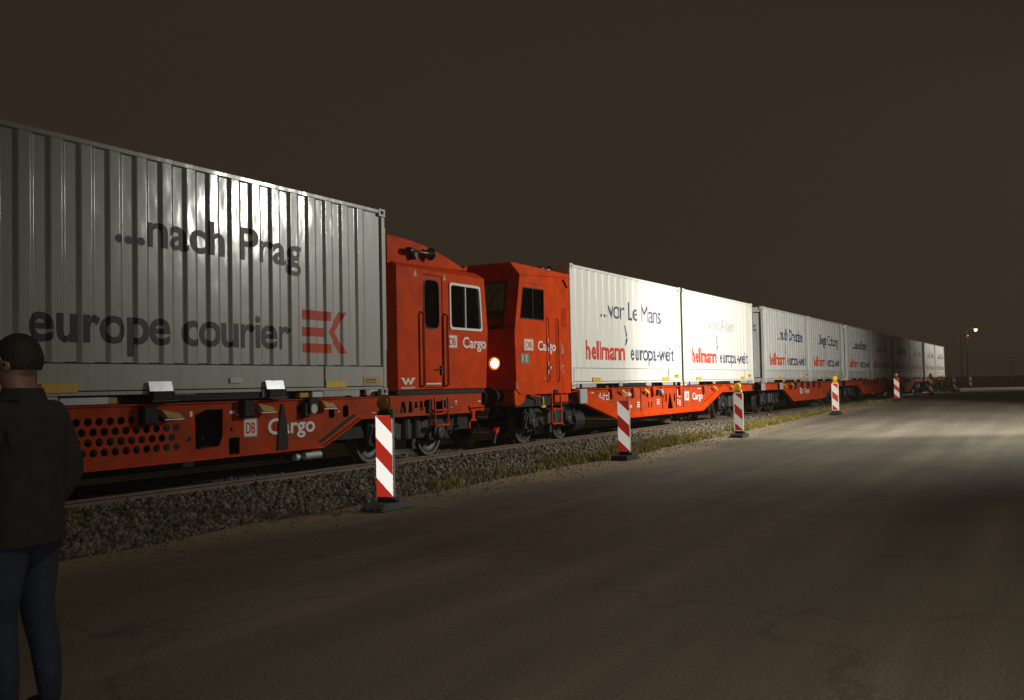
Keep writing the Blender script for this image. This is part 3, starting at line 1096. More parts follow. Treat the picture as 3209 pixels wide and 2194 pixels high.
# --- leading unit: power car under the grey container, its cab at the right end
p1 = thing('power_car', 'red power car under the grey container, cab with white framed window', 'rail vehicle', (5.9, 10.86, RT), WG)
holes = []
for r_ in range(4):
    zc = 1.175 - 0.118 * r_
    for k in range(13):
        cx = 9.02 + (0.0 if r_ % 2 else -0.07) - 0.152 * k
        if cx > 7.0:
            holes.append(circ(cx, zc, 0.054, 12, 0.047))
holes += [[(9.33, 1.20), (9.42, 1.225), (9.52, 1.262), (9.82, 1.262), (9.81, 0.90), (9.74, 0.78), (9.34, 0.765)], rrect(9.92, 10.12, 0.66, 0.88, 0.005, 2),
          [(10.85, 0.665), (11.05, 0.665), (11.03, 1.05), (10.965, 1.29), (10.93, 1.29), (10.88, 1.0)], rrect(11.28, 11.40, 1.16, 1.27, 0.04),
          rrect(11.98, 12.12, 1.06, 1.24, 0.04), rrect(12.32, 12.46, 1.06, 1.24, 0.04), circ(9.23, 0.90, 0.035), circ(9.97, 0.99, 0.025)]
# openings in the headstock below the cab
holes += [[(13.83, 1.07), (14.02, 1.07), (13.97, 1.26), (13.88, 1.26)], [(14.07, 1.07), (14.22, 1.07), (14.17, 1.26), (14.10, 1.26)],
          [(14.25, 1.14), (14.36, 1.14), (14.33, 1.25), (14.28, 1.25)], [(14.40, 1.09), (14.52, 1.09), (14.50, 1.26), (14.43, 1.26)], rrect(14.55, 14.78, 1.15, 1.26, 0.03), rrect(14.86, 15.14, 1.09, 1.24, 0.02)]
side_beam(p1, 5.9, 5.92, 5.95, 11.80, 12.72, 16.02, holes=[], ze0=0.64, ze1=1.035, zb=0.64) if False else None


def p1_beam():
    zt = 1.345
    out = [(5.9, 0.64), (11.80, 0.655), (12.72, 1.04), (16.02, 1.03), (16.02, 1.13), (16.56, 1.13), (16.56, 1.375), (13.3, 1.36), (5.9, 1.335)]
    V, Fc = plate(out, holes, YW + 0.0, 0.014)
    MB().add(V, Fc).build('side_web', M['red_dirty'], p1, label='red web with rows of round lightening holes')
    V, Fc = plate(out, [], YW + 2.36, 0.014)
    MB().add(V, Fc).build('side_web', M['red_dirty'], p1)
    q = MB()
    low = [(5.9, 0.64), (11.80, 0.655), (12.72, 1.04), (16.02, 1.03)]
    for (a, za), (b, zb_) in zip(low, low[1:]):
        q.prism([(a, za), (b, zb_), (b, zb_ - 0.022), (a, za - 0.022)], YW - 0.05, YW + 0.08)
    q.build('bottom_flange', M['red'], p1)
    MB().prism([(11.72, 0.72), (11.80, 0.70), (12.66, 1.08), (12.56, 1.10)], YW - 0.008, YW - 0.001).build('gusset_gap', M['black'], p1)
    MB().box(5.9, 13.5, YW - 0.03, YW + 0.10, 1.345, 1.36).build('top_flange', M['red'], p1)
    MB().box(16.02, 16.56, YW - 0.03, YW + 2.4, 1.10, 1.13).build('buffer_beam', M['red'], p1)
    MB().box(16.50, 16.56, YW, YW + 2.4, 1.02, 1.37).build('buffer_beam', M['red'], p1)
    MB().box(6, 16.4, YW + 0.25, YW + 0.30, 0.70, 1.33).build('inner_web', M['black'], p1)
    MB().box(6, 16.4, 10.55, 11.15, 0.95, 1.33).build('centre_sill', M['black'], p1)
    MB().box(7.2, 11.4, YW + 0.4, YW + 2.0, 0.5, 0.95).build('engine_case', M['black'], p1, bevel=0.02)


p1_beam()
db_logo(p1, 10.205, 10.435, 0.885, 1.105, YW)
cargo(p1, 10.665, 11.66, 0.885, 0.215, YW)
# the black opening between C and argo keeps its own dark frame
MB().prism([(10.84, 0.66), (11.06, 0.66), (11.045, 1.0), (10.97, 1.30), (10.93, 1.30), (10.87, 1.0)], YW - 0.02, YW - 0.006).build('strut_cover', M['black'], p1)
for x, z in ((8.70, 1.27), (10.36, 1.30), (11.68, 1.31)):
    q = MB().prism([(x - 0.06, z + 0.02), (x + 0.24, z - 0.03), (x + 0.30, z - 0.10), (x + 0.05, z - 0.09)], YW - 0.16, YW - 0.06)
    q.build('lock_lever', M['ochre'], p1, bevel=0.006)
    MB().box(x + 0.0, x + 0.30, YW - 0.165, YW - 0.15, z - 0.112, z - 0.098).build('lever_edge', M['whitep'], p1)
    MB().box(x - 0.28, x - 0.06, YW - 0.12, YW + 0.0, z - 0.16, z + 0.07).build('lever_bracket', M['black'], p1, bevel=0.02)
q = MB()
q.lathe((11.50, YW - 0.08, 1.215), [(-0.05, 0.0), (-0.05, 0.07), (0.07, 0.085)], 'y', 16)
q.build('brake_valve', M['zinc'], p1, smooth=False)
MB().box(11.33, 11.47, YW - 0.09, YW, 1.09, 1.30).build('valve_bracket', M['black'], p1, bevel=0.02)
for a, b, c_, d_ in ((9.24, 9.285, 1.18, 1.25), (9.93, 10.03, 1.195, 1.235), (10.06, 10.10, 1.165, 1.19), (12.20, 12.24, 1.14, 1.16), (13.05, 13.15, 1.10, 1.112)):
    MB().box(a, b, YW - 0.006, YW - 0.002, c_, d_).build('stencil_mark', M['whitep'], p1)
# container supports between beam and container
q = MB()
q.box(11.58, 12.36, YW - 0.03, YW + 0.05, 1.375, 1.462).box(7.35, 8.0, YW - 0.03, YW + 0.05, 1.37, 1.455)
q.build('spigot_rail', M['zinc'], p1, bevel=0.006)
MB().box(11.30, 11.50, YW - 0.03, YW + 0.05, 1.375, 1.45).box(7.98, 8.12, YW - 0.03, YW + 0.05, 1.37, 1.45).build('yellowed_bracket', M['ochre'], p1, bevel=0.01)
q = MB()
V, Fc = plate(rrect(12.50, 12.70, 1.372, 1.485, 0.02, 3), [rrect(12.57, 12.63, 1.40, 1.46, 0.025, 3)], YW - 0.03, 0.02)
q.add(V, Fc)
V, Fc = plate([(12.86, 1.48), (13.18, 1.50), (13.18, 1.45), (13.02, 1.44), (12.95, 1.375), (12.88, 1.39), (12.93, 1.45), (12.86, 1.45)], [], YW - 0.03, 0.02)
q.add(V, Fc)
q.build('twistlock_plate', M['white_box2'], p1)
MB().box(12.45, 13.3, YW + 0.03, YW + 0.2, 1.37, 1.48).box(8.1, 11.3, YW + 0.1, YW + 0.2, 1.36, 1.46).build('support_shadow_bar', M['black'], p1)  # black bars stand in for the shade between beam and container
# hoses and a pale canister beneath the slope
MB().tube([(10.95, YW + 0.2, 0.60), (11.3, YW + 0.16, 0.60), (11.6, YW + 0.14, 0.66), (11.75, YW + 0.12, 0.72)], 0.014, 8).build('brake_hose', M['red'], p1, smooth=True)
MB().lathe((11.52, YW + 0.10, 0.53), [(0, 0.0), (0, 0.055), (0.36, 0.055), (0.36, 0.0)], 'x', 14).build('air_canister', M['zinc'], p1)
MB().lathe((11.32, YW + 0.10, 0.52), [(0, 0.0), (0, 0.05), (0.08, 0.05), (0.08, 0.0)], 'x', 12).build('air_filter', M['shell'], p1)
bogie(p1, 14.39, 1.76, 0.40)
# step ladder under the door, lever bracket at the corner
q = MB()
for x in (14.74, 15.17):
    q.box(x, x + 0.03, YW - 0.10, YW - 0.07, 0.83, 1.30)
q.box(14.73, 15.21, YW - 0.12, YW + 0.06, 0.815, 0.845).box(14.75, 15.19, YW - 0.10, YW + 0.02, 1.075, 1.10)
q.build('step', M['red'], p1, bevel=0.004)
MB().box(14.62, 14.74, YW - 0.05, YW - 0.002, 0.98, 1.28).build('step_bracket', M['black'], p1, bevel=0.01)
MB().box(15.20, 15.33, YW - 0.03, YW - 0.002, 1.13, 1.26).build('blue_box', M['seat'], p1, bevel=0.006)
q = MB()
q.box(16.06, 16.54, YW - 0.03, YW + 0.05, 1.04, 1.075).prism([(16.10, 1.04), (16.22, 1.04), (16.20, 0.90), (16.26, 0.87), (16.26, 0.85), (16.06, 0.85), (16.06, 0.88), (16.12, 0.90)], YW - 0.03, YW + 0.0)
q.prism([(16.05, 0.86), (16.10, 0.86), (16.08, 0.72), (16.04, 0.72)], YW, YW + 0.03)
q.build('coupler_lever', M['red'], p1)


def buffers(t, x, s):
    for yy in (10.0, 11.72):
        q = MB().lathe((x, yy, RT + 1.0), [(0, 0.13), (0.22 * s, 0.13), (0.22 * s, 0.09), (0.36 * s, 0.09), (0.37 * s, 0.20), (0.40 * s, 0.20), (0.415 * s, 0.0)], 'x', 20)
        q.build('buffer', M['black'], t)
    MB().tube([(x, 10.86, RT + 0.95), (x + 0.25 * s, 10.86, RT + 0.8), (x + 0.3 * s, 10.86, RT + 0.55)], 0.035, 8).build('coupling_link', M['black'], t)
    MB().tube([(x, 10.45, RT + 0.9), (x + 0.2 * s, 10.43, RT + 0.6), (x + 0.05 * s, 10.45, RT + 0.3)], 0.025, 8).build('air_hose', M['black'], t)


buffers(p1, 16.56, 1)

# left cab
YC = 9.60
cab = MB()
win = rrect(15.345, 16.43, 2.545, 3.325, 0.07)
win = [(x + (z - 2.545) * -0.09 * ((x - 15.345) / 1.085), z) for x, z in win]
door_w = rrect(14.53, 14.985, 2.52, 3.345, 0.12)
door = rrect(14.47, 15.10, 1.475, 3.44, 0.04)
V, Fc = plate([(13.70, 1.457), (16.58, 1.457), (16.68, 2.53), (16.57, 3.52), (13.70, 3.52)], [win, door], YC, 0.05)
wall = cab.add(V, Fc).build('cab_wall', M['red'], p1, label='red cab side facing the road')
V, Fc = plate([(a, b) for a, b in rrect(14.482, 15.088, 1.487, 3.428, 0.035)], [door_w], YC + 0.012, 0.035)
dr = MB().add(V, Fc).build('cab_door', M['red'], p1)
V, Fc = plate(door_w, [], YC + 0.03, 0.008)
MB().add(V, Fc).build('door_glass', M['glass'], dr)
V, Fc = plate(rrect(14.51, 15.005, 2.50, 3.365, 0.13), [door_w], YC + 0.002, 0.03)
MB().add(V, Fc).build('door_window_seal', M['lampblack'], dr)
MB().box(14.50, 15.00, YC - 0.012, YC + 0.01, 1.535, 1.56).build('kick_strip', M['whitep'], dr)
q = MB().tube([(14.85, YC - 0.03, 1.795), (15.03, YC - 0.035, 1.82)], 0.012, 8).box(15.01, 15.035, YC - 0.02, YC + 0.012, 1.70, 1.86)
q.build('door_handle', M['lampblack'], dr)
MB().box(15.045, 15.058, YC - 0.008, YC + 0.0, 1.70, 1.86).build('latch_plate', M['whitep'], dr)
for xx in (14.395, 15.155):
    MB().tube([(xx, YC + 0.01, 1.50), (xx, YC - 0.07, 1.53), (xx, YC - 0.07, 2.75), (xx, YC + 0.01, 2.78)], 0.019, 8).build('handrail', M['red'], p1, smooth=True)
    V, Fc = plate(rrect(xx - 0.045, xx + 0.065, 1.49, 2.79, 0.02), [], YC - 0.004, 0.002)
    MB().box(xx - 0.045, xx - 0.030, YC - 0.006, YC - 0.002, 1.49, 2.79).box(xx + 0.05, xx + 0.062, YC - 0.006, YC - 0.002, 1.49, 2.79).build('handrail_seam', M['black'], p1)
fr_o = [(x + (1 if x > 15.9 else -1) * 0.032, z + (1 if z > 2.9 else -1) * 0.032) for x, z in win]
V, Fc = plate(fr_o, [[(x + (-1 if x > 15.9 else 1) * 0.012, z + (-1 if z > 2.9 else 1) * 0.012) for x, z in win]], YC - 0.02, 0.045)
wf = MB().add(V, Fc).build('window_frame', M['whitep'], p1, label='white rounded frame of the sliding window')
V, Fc = plate(win, [], YC + 0.022, 0.006)
MB().add(V, Fc).build('window_pane', M['glass'], wf)
MB().box(15.86, 15.895, YC - 0.008, YC + 0.022, 2.55, 3.32).build('window_bar', M['shell'], wf)
# the rest of the cab shell
q = MB()
q.box(13.70, 16.56, YC + 2.50, YC + 2.55, 1.457, 3.52)
q.box(13.70, 16.60, YC + 0.05, YC + 2.50, 1.44, 1.50)
q.box(13.70, 13.74, YC + 0.05, YC + 2.50, 1.50, 3.52)
q.build('cab_shell', M['red'], p1)
q = MB()
q.prism([(16.58, 1.457), (16.68, 2.53), (16.64, 2.53), (16.54, 1.457)], YC + 0.052, YC + 2.498)
q.prism([(16.635, 3.35), (16.57, 3.515), (16.53, 3.515), (16.595, 3.35)], YC + 0.052, YC + 2.498)
q.build('cab_front', M['red'], p1)
V, Fc = MB().prism([(16.67, 2.54), (16.63, 3.34), (16.62, 3.34), (16.66, 2.54)], YC + 0.1, YC + 2.45), None
V.build('windscreen', M['glass'], p1)
q = MB()
# chamfered eaves and roof
for s, y_o, y_i in ((1, YC, YC + 0.15), (-1, YC + 2.55, YC + 2.40)):
    q.add([(13.70, y_o, 3.522), (16.57, y_o, 3.522), (16.50, y_i, 3.63), (13.70, y_i, 3.63)], [(0, 1, 2, 3)])
q.add([(13.70, YC + 0.15, 3.63), (16.50, YC + 0.15, 3.63), (16.50, YC + 2.40, 3.63), (13.70, YC + 2.40, 3.63)], [(0, 1, 2, 3)])
q.add([(16.57, YC, 3.522), (16.57, YC + 2.55, 3.522), (16.50, YC + 2.40, 3.63), (16.50, YC + 0.15, 3.63)], [(0, 1, 2, 3)])
q.add([(13.70, YC, 3.522), (13.70, YC + 2.55, 3.522), (13.70, YC + 2.40, 3.63), (13.70, YC + 0.15, 3.63)], [(3, 2, 1, 0)])
q.build('cab_roof', M['red'], p1)
arc = [(13.58, 3.55), (16.12, 3.632), (16.06, 3.66), (15.75, 3.745), (15.4, 3.83), (15.0, 3.91), (14.6, 3.97), (14.2, 4.005), (13.9, 4.018), (13.58, 4.02)]
MB().prism(arc, YC + 0.10, YC + 2.45).build('roof_fairing', M['red'], p1, bevel=0.012)
MB().prism([(16.02, 3.64), (16.14, 3.64), (16.18, 3.73), (16.08, 3.71)], YC + 0.12, YC + 0.2).build('aerial_foot', M['red'], p1)
MB().box(13.58, 13.70, YC + 0.45, YC + 2.2, 1.42, 3.52).build('equipment_gap', M['black'], p1)
for x in (13.66, 14.1, 14.55):
    pass
# horn on the roof fairing
hn = MB()
hn.lathe((14.02, YC + 0.0, 3.80), [(0, 0.0), (0.0, 0.045), (0.10, 0.06), (0.22, 0.035), (0.30, 0.028), (0.48, 0.032), (0.62, 0.06), (0.70, 0.105), (0.72, 0.115), (0.70, 0.10), (0.62, 0.05), (0.6, 0.0)], 'x', 18)
hn = hn.build('horn', M['lampblack'], p1, smooth=True)
MB().prism([(14.18, 3.80), (14.32, 3.80), (14.32, 3.68), (14.27, 3.66)], YC - 0.02, YC + 0.10).build('horn_bracket', M['lampblack'], hn)
# yellow warning triangles
for x in (14.25, 15.17):
    flat_poly([[(x - 0.055, 3.375), (x + 0.055, 3.375), (x, 3.50)]], M['ochre'], p1, 'warning_triangle', y=YC)
db_logo(p1, 15.255, 15.545, 2.20, 2.40, YC)
cargo(p1, 15.765, 16.60, 2.20, 0.195, YC)
# winged maker's emblem and name
cx, cz = 13.99, 1.53
L_ = [(-0.235, 0.09), (-0.12, 0.09), (-0.085, 0.03), (-0.07, 0.02), (-0.02, 0.085), (0.02, 0.085), (0.07, 0.02), (0.085, 0.03), (0.12, 0.09), (0.235, 0.09), (0.17, 0.05), (0.10, -0.02), (0.055, -0.03), (0.0, 0.045), (-0.055, -0.03), (-0.10, -0.02), (-0.17, 0.05)]
V, Fc = plate([(cx + a * 0.95, cz + 0.035 + b) for a, b in L_], [], YC - 0.005, 0.003)
MB().add(V, Fc).build('winged_emblem', M['whitep'], p1)
lettering('WINDHOFF', 13.78, 14.19, 1.470, 0.034, YC, M['whitep'], p1, bold=0.02, capref='c')
MB().box(13.72, 16.56, YC + 0.03, YC + 2.5, 1.372, 1.44).build('cab_mount', M['black'], p1)
# inside: seats and desk
q = MB().box(15.9, 16.2, 10.0, 10.45, 2.35, 2.95).box(15.85, 16.3, 9.98, 10.47, 2.25, 2.37)
q.build('driver_seat', M['seat'], p1, bevel=0.04, segs=2)
MB().box(16.28, 16.6, YC + 0.2, YC + 2.3, 2.3, 2.55).box(13.78, 14.3, YC + 0.5, YC + 2.2, 1.5, 3.3).build('cab_console', M['interior'], p1)
for a, z in ((16.05, 1.75), (16.1, 1.60)):
    pass
for a, b, c_, d_ in ((15.55, 15.62, 1.21, 1.235), (15.40, 15.46, 1.12, 1.13), (16.37, 16.46, 1.20, 1.22), (15.58, 15.60, 1.16, 1.18)):
    MB().box(a, b, YW - 0.006, YW - 0.001, c_, d_).build('stencil_mark', M['whitep'], p1)

# --- second unit: power car with the right hand cab
p2 = thing('power_car', 'red power car with a lit headlamp under the two brightest white containers', 'rail vehicle', (26.6, 10.86, RT), WG)
hl = [circ(23.48, 0, 0)] if False else []
hl = [rrect(25.10, 25.26, 1.10, 1.20, 0.02, 2), circ(26.42, 1.15, 0.075), rrect(25.0, 25.05, 1.18, 1.28, 0.01, 2),
      [(26.74, 0.74), (27.16, 0.76), (26.97, 1.18), (26.90, 1.18)], rrect(26.58, 26.68, 0.95, 1.18, 0.03), rrect(27.25, 27.36, 0.95, 1.18, 0.03),
      rrect(25.25, 25.33, 0.83, 0.98, 0.01, 2), rrect(25.47, 25.55, 0.83, 0.98, 0.01, 2)]
side_beam(p2, 20.55, 21.05, 23.05, 29.75, 31.7, 35.45, holes=hl, ze0=1.08, ze1=1.16, zb=0.635,
          ribs=((23.75, 0.64), (24.70, 0.64), (26.30, 0.64), (27.45, 0.64), (28.02, 0.64)))
# end plate and broad slope plates
MB().prism([(20.98, 1.10), (21.10, 1.36), (21.42, 1.30), (23.4, 0.80), (23.4, 0.64), (23.0, 0.62)], YW - 0.028, YW - 0.002).build('slope_plate', M['red'], p2, bevel=0.004)
MB().prism([(29.5, 0.64), (29.75, 0.64), (31.75, 1.17), (32.05, 1.358), (31.75, 1.358), (29.5, 0.76)], YW - 0.028, YW - 0.002).build('slope_plate', M['red'], p2, bevel=0.004)
MB().box(23.4, 29.5, YW - 0.028, YW - 0.002, 0.637, 0.76).build('chord_plate', M['red'], p2, bevel=0.004)
top_brackets(p2, (22.75, 24.15, 25.55, 26.2, 27.7, 29.9))
for x in (23.20, 24.75, 30.7, 32.6):
    lever(p2, x, 1.35)
small_print(p2, 21.95, 22.62, 1.09, 1.29, 4, 9, YW, seed=3)
small_print(p2, 21.52, 21.72, 1.22, 1.31, 2, 3, YW, seed=13)
lettering('477 3 300-4', 23.35, 24.12, 1.165, 0.085, YW + 0.0, M['whitep'], p2, bold=0.02, capref='c')
small_print(p2, 22.42, 22.72, 0.83, 1.02, 4, 4, YW, seed=4)
small_print(p2, 23.90, 24.08, 0.87, 0.95, 2, 4, YW + 0.01, seed=5)
small_print(p2, 24.42, 24.62, 0.86, 1.02, 3, 4, YW + 0.01, seed=6)
small_print(p2, 25.86, 26.08, 0.90, 1.06, 3, 2, YW + 0.01, seed=7)
small_print(p2, 27.5, 27.62, 0.86, 1.30, 8, 1, YW + 0.01, seed=8)
small_print(p2, 27.68, 27.8, 0.82, 1.24, 7, 1, YW + 0.01, seed=9)
db_logo(p2, 28.15, 28.52, 0.97, 1.20, YW + 0.012)
cargo(p2, 28.85, 29.80, 0.965, 0.20, YW + 0.012)
MB().box(29.3, 29.6, YW - 0.004, YW + 0.01, 1.27, 1.29).build('stencil_mark', M['whitep'], p2)
q = MB().lathe((26.0, YW - 0.08, 1.24), [(-0.05, 0.0), (-0.04, 0.06), (0.07, 0.085)], 'y', 16)
q.build('brake_valve', M['zinc'], p2)
MB().box(25.82, 25.98, YW - 0.07, YW, 1.16, 1.30).build('valve_bracket', M['black'], p2, bevel=0.02)
MB().box(20.60, 20.98, YW - 0.16, YW - 0.10, 1.05, 1.375).build('board', M['zinc'], p2, bevel=0.01, label='pale grey rectangular board at the head of the beam')
MB().box(20.98, 21.02, YW - 0.13, YW + 0.02, 1.1, 1.36).build('board_bracket', M['black'], p2)
bogie(p2, 19.765, 1.75, 0.42)
bogie(p2, 33.3, 1.8, 0.42)
q = MB()
q.lathe((21.15, YW + 0.35, RT + 0.40), [(-0.25, 0.0), (-0.25, 0.25), (0.25, 0.25), (0.25, 0.0)], 'x', 20)
q.build('traction_motor', M['bogie'], p2)

V, Fc = plate([(17.74, 1.395), (17.80, 1.395), (17.97, 1.30), (18.25, 1.30), (18.15, 1.16), (17.97, 1.09), (17.76, 1.09)], [], YC + 0.02, 0.03)
MB().add(V, Fc).build('front_apron', M['red'], p2)
MB().box(17.76, 17.80, YC + 0.05, YC + 2.5, 1.09, 1.38).build('front_apron', M['red_dirty'], p2)
MB().box(17.85, 20.4, YC + 0.10, YC + 2.4, 1.05, 1.29).build('cab_underframe', M['black'], p2)
MB().box(19.55, 20.25, YC + 0.03, YC + 0.10, 1.10, 1.27).build('sill_box', M['red'], p2, bevel=0.02)
prof = [(17.80, 1.395), (17.97, 1.30), (20.33, 1.30), (20.33, 3.84), (18.02, 3.72), (17.757, 2.57)]
win2 = [(18.015, 2.865), (19.04, 2.865), (19.055, 3.475), (18.15, 3.465)]
V, Fc = plate(prof, [win2], YC, 0.05)
cw = MB().add(V, Fc).build('cab_wall', M['red'], p2, label='red side wall of the right hand cab')
V, Fc = plate(win2, [], YC + 0.018, 0.006)
wf = MB().add(V, Fc).build('side_window', M['glass'], p2)
V, Fc = plate([(17.99, 2.84), (19.065, 2.84), (19.08, 3.50), (18.13, 3.49)], [win2], YC - 0.006, 0.03)
MB().add(V, Fc).build('window_seal', M['lampblack'], wf)
MB().box(18.56, 18.59, YC + 0.0, YC + 0.018, 2.87, 3.47).build('window_bar', M['lampblack'], wf)
q = MB()
V, Fc = plate(prof, [], YC + 2.5, 0.05)
q.add(V, Fc)
q.box(20.29, 20.33, YC + 0.05, YC + 2.5, 1.3, 3.82)
q.box(17.98, 20.29, YC + 0.05, YC + 2.5, 1.3, 1.34)
q.build('cab_shell', M['red'], p2)
# sloping front with its windscreen opening
fx = lambda z: 17.757 + (18.02 - 17.757) * (z - 2.57) / 1.15 if z > 2.57 else 17.80 + (17.757 - 17.80) * (z - 1.395) / 1.175
q = MB()


def fpanel(y0, y1, z0, z1):
    q.prism([(fx(z0), z0), (fx(z0) + 0.035, z0), (fx(z1) + 0.035, z1), (fx(z1), z1)], y0, y1)


fpanel(YC + 0.052, YC + 2.498, 1.40, 2.57)
fpanel(YC + 0.052, YC + 2.498, 2.572, 2.66)
fpanel(YC + 0.052, YC + 0.30, 2.66, 3.60)
fpanel(YC + 2.25, YC + 2.498, 2.66, 3.60)
fpanel(YC + 0.052, YC + 2.498, 3.60, 3.718)
q.build('cab_front', M['red'], p2, label='red front panel around windscreen and headlamps')
q = MB()
q.prism([(fx(2.66) + 0.012, 2.66), (fx(2.66) + 0.02, 2.66), (fx(3.60) + 0.02, 3.60), (fx(3.60) + 0.012, 3.60)], YC + 0.30, YC + 2.25)
ws = q.build('windscreen', M['clear'], p2)
q = MB()
for (y0, y1, z0, z1) in ((YC + 0.27, YC + 0.31, 2.64, 3.62), (YC + 2.24, YC + 2.28, 2.64, 3.62)):
    q.prism([(fx(z0) - 0.006, z0), (fx(z0) + 0.012, z0), (fx(z1) + 0.012, z1), (fx(z1) - 0.006, z1)], y0, y1)
q.box(fx(2.64) - 0.006, fx(2.64) + 0.012, YC + 0.27, YC + 2.28, 2.635, 2.668)
q.box(fx(3.6) - 0.006, fx(3.6) + 0.012, YC + 0.27, YC + 2.28, 3.59, 3.62)
q.build('screen_seal', M['lampblack'], ws)
q = MB()
q.tube([(fx(2.66) - 0.02, YC + 0.9, 2.66), (fx(3.5) - 0.03, YC + 0.45, 3.5)], 0.012, 6).tube([(fx(2.66) - 0.02, YC + 1.7, 2.66), (fx(3.4) - 0.03, YC + 1.1, 3.4)], 0.012, 6)
q.build('wiper', M['lampblack'], ws)
q = MB()
q.prism([(fx(3.02) + 0.07, 3.02), (fx(3.02) + 0.08, 3.02), (fx(3.6) + 0.08, 3.6), (fx(3.6) + 0.07, 3.6)], YC + 0.32, YC + 2.2)
q.build('lit_view_panel', M['lit_view'], p2)  # added panel; its olive colour mimics the lit view through the windscreen
MB().prism([(17.62, 3.93), (17.70, 3.955), (20.33, 3.93), (20.33, 3.842), (18.02, 3.722)], YC - 0.01, YC + 2.56).build('roof_visor', M['red'], p2, bevel=0.012)
MB().box(18.4, 19.6, YC + 0.5, YC + 2.0, 1.36, 2.5).build('cab_console', M['interior'], p2)
MB().box(18.95, 19.2, 10.0, 10.45, 2.3, 3.0).build('driver_seat', M['seat'], p2, bevel=0.04, segs=2)
# door seams, handrails, hinges, vents
q = MB()
for (a, b, c_, d_) in ((19.165, 19.172, 1.45, 2.95), (19.70, 19.707, 1.45, 2.95), (19.165, 19.707, 1.735, 1.742), (18.2, 19.4, 3.585, 3.592), (19.93, 19.937, 1.4, 2.7)):
    q.box(a, b, YC - 0.002, YC + 0.004, c_, d_)
q.build('panel_seam', M['black'], p2)
for xx in (19.20, 19.66):
    MB().tube([(xx, YC + 0.01, 1.55), (xx, YC - 0.05, 1.58), (xx, YC - 0.05, 2.88), (xx, YC + 0.01, 2.91)], 0.014, 8).build('handrail', M['red'], p2, smooth=True)
for zz in (1.84, 2.32):
    MB().box(19.195, 19.235, YC - 0.06, YC, zz - 0.02, zz + 0.04).box(19.18, 19.24, YC - 0.02, YC - 0.001, zz - 0.13, zz - 0.03).box(19.20, 19.24, YC - 0.02, YC - 0.001, zz + 0.06, zz + 0.15).box(19.235, 19.36, YC - 0.015, YC - 0.001, zz + 0.0, zz + 0.03).build('hinge', M['whitep'], p2, bevel=0.004)
q = MB()
for i in range(12):
    z = 2.77 + 0.033 * i
    q.prism([(YC - 0.002, z), (YC - 0.018, z + 0.004), (YC - 0.002, z + 0.022)], 19.91, 20.15, axis='x')
q.build('vent_grille', M['red_dirty'], p2)
small_print(p2, 19.87, 20.0, 2.17, 2.40, 5, 2, YC, 'zinc', 21)
small_print(p2, 19.87, 20.0, 1.73, 1.93, 4, 2, YC, 'zinc', 22)
small_print(p2, 18.95, 19.09, 1.58, 1.66, 2, 2, YC, 'zinc', 23)
pl = MB().box(17.985, 18.36, YC - 0.006, YC - 0.001, 1.92, 2.14).build('notice_plate', M['ochre'], p2, label='dull grey green square notice plate')
pl.data.materials[0] = mat('grey_green_plate', (0.20, 0.20, 0.13), 0.4)
MB().box(18.05, 18.08, YC - 0.009, YC - 0.0065, 1.98, 2.10).box(18.22, 18.25, YC - 0.009, YC - 0.0065, 1.96, 2.11).box(18.19, 18.28, YC - 0.009, YC - 0.0065, 2.08, 2.095).build('notice_print', M['whitep'], pl)
db_logo(p2, 18.165, 18.53, 2.215, 2.415, YC)
cargo(p2, 18.76, 19.60, 2.215, 0.195, YC)
MB().box(19.45, 19.62, YC - 0.03, YC + 0.02, 1.30, 1.38).build('foot_recess', M['black'], p2)
q = MB()
for x in (19.17, 19.60):
    q.box(x, x + 0.035, YC - 0.10, YC - 0.07, 0.66, 1.32)
q.box(19.17, 19.64, YC - 0.12, YC + 0.08, 0.65, 0.68).box(19.17, 19.64, YC - 0.12, YC + 0.08, 0.96, 0.985)
q.build('step', M['red'], p2, bevel=0.004)
MB().tube([(18.85, YC - 0.04, 1.24), (18.85, YC - 0.05, 1.05)], 0.028, 8).box(18.76, 18.94, YC - 0.07, YC - 0.02, 1.02, 1.06).build('shutoff_cock', M['yellow'], p2)
MB().tube([(18.4, YC + 0.02, 1.29), (18.8, YC - 0.02, 1.24)], 0.02, 8).build('cock_pipe', M['red'], p2)
MB().box(17.79, 17.80, YC - 0.01, YC + 0.02, 1.42, 1.56).build('edge_reflector', M['whitep'], p2)
MB().prism([(17.62, 0.60), (17.78, 0.66), (17.74, 0.56), (17.66, 0.52)], 10.0, 10.1).build('rail_guard', M['red'], p2)
MB().tube([(17.70, 10.05, 0.56), (17.66, 10.07, 0.34)], 0.03, 8).build('guard_arm', M['rail'], p2)
q = MB()
q.lathe((19.3, YC + 0.2, 3.99), [(0, 0.0), (0.0, 0.04), (0.16, 0.05), (0.24, 0.03), (0.4, 0.04), (0.46, 0.09)], 'x', 14)
q.build('horn', M['lampblack'], p2, smooth=True)
MB().box(19.35, 19.5, YC + 0.12, YC + 0.28, 3.93, 3.98).build('horn_foot', M['lampblack'], p2)
q = MB().tube([(20.0, YC - 0.02, 3.78), (20.2, YC - 0.02, 3.62)], 0.015, 6)
q.build('roof_hook', M['lampblack'], p2)
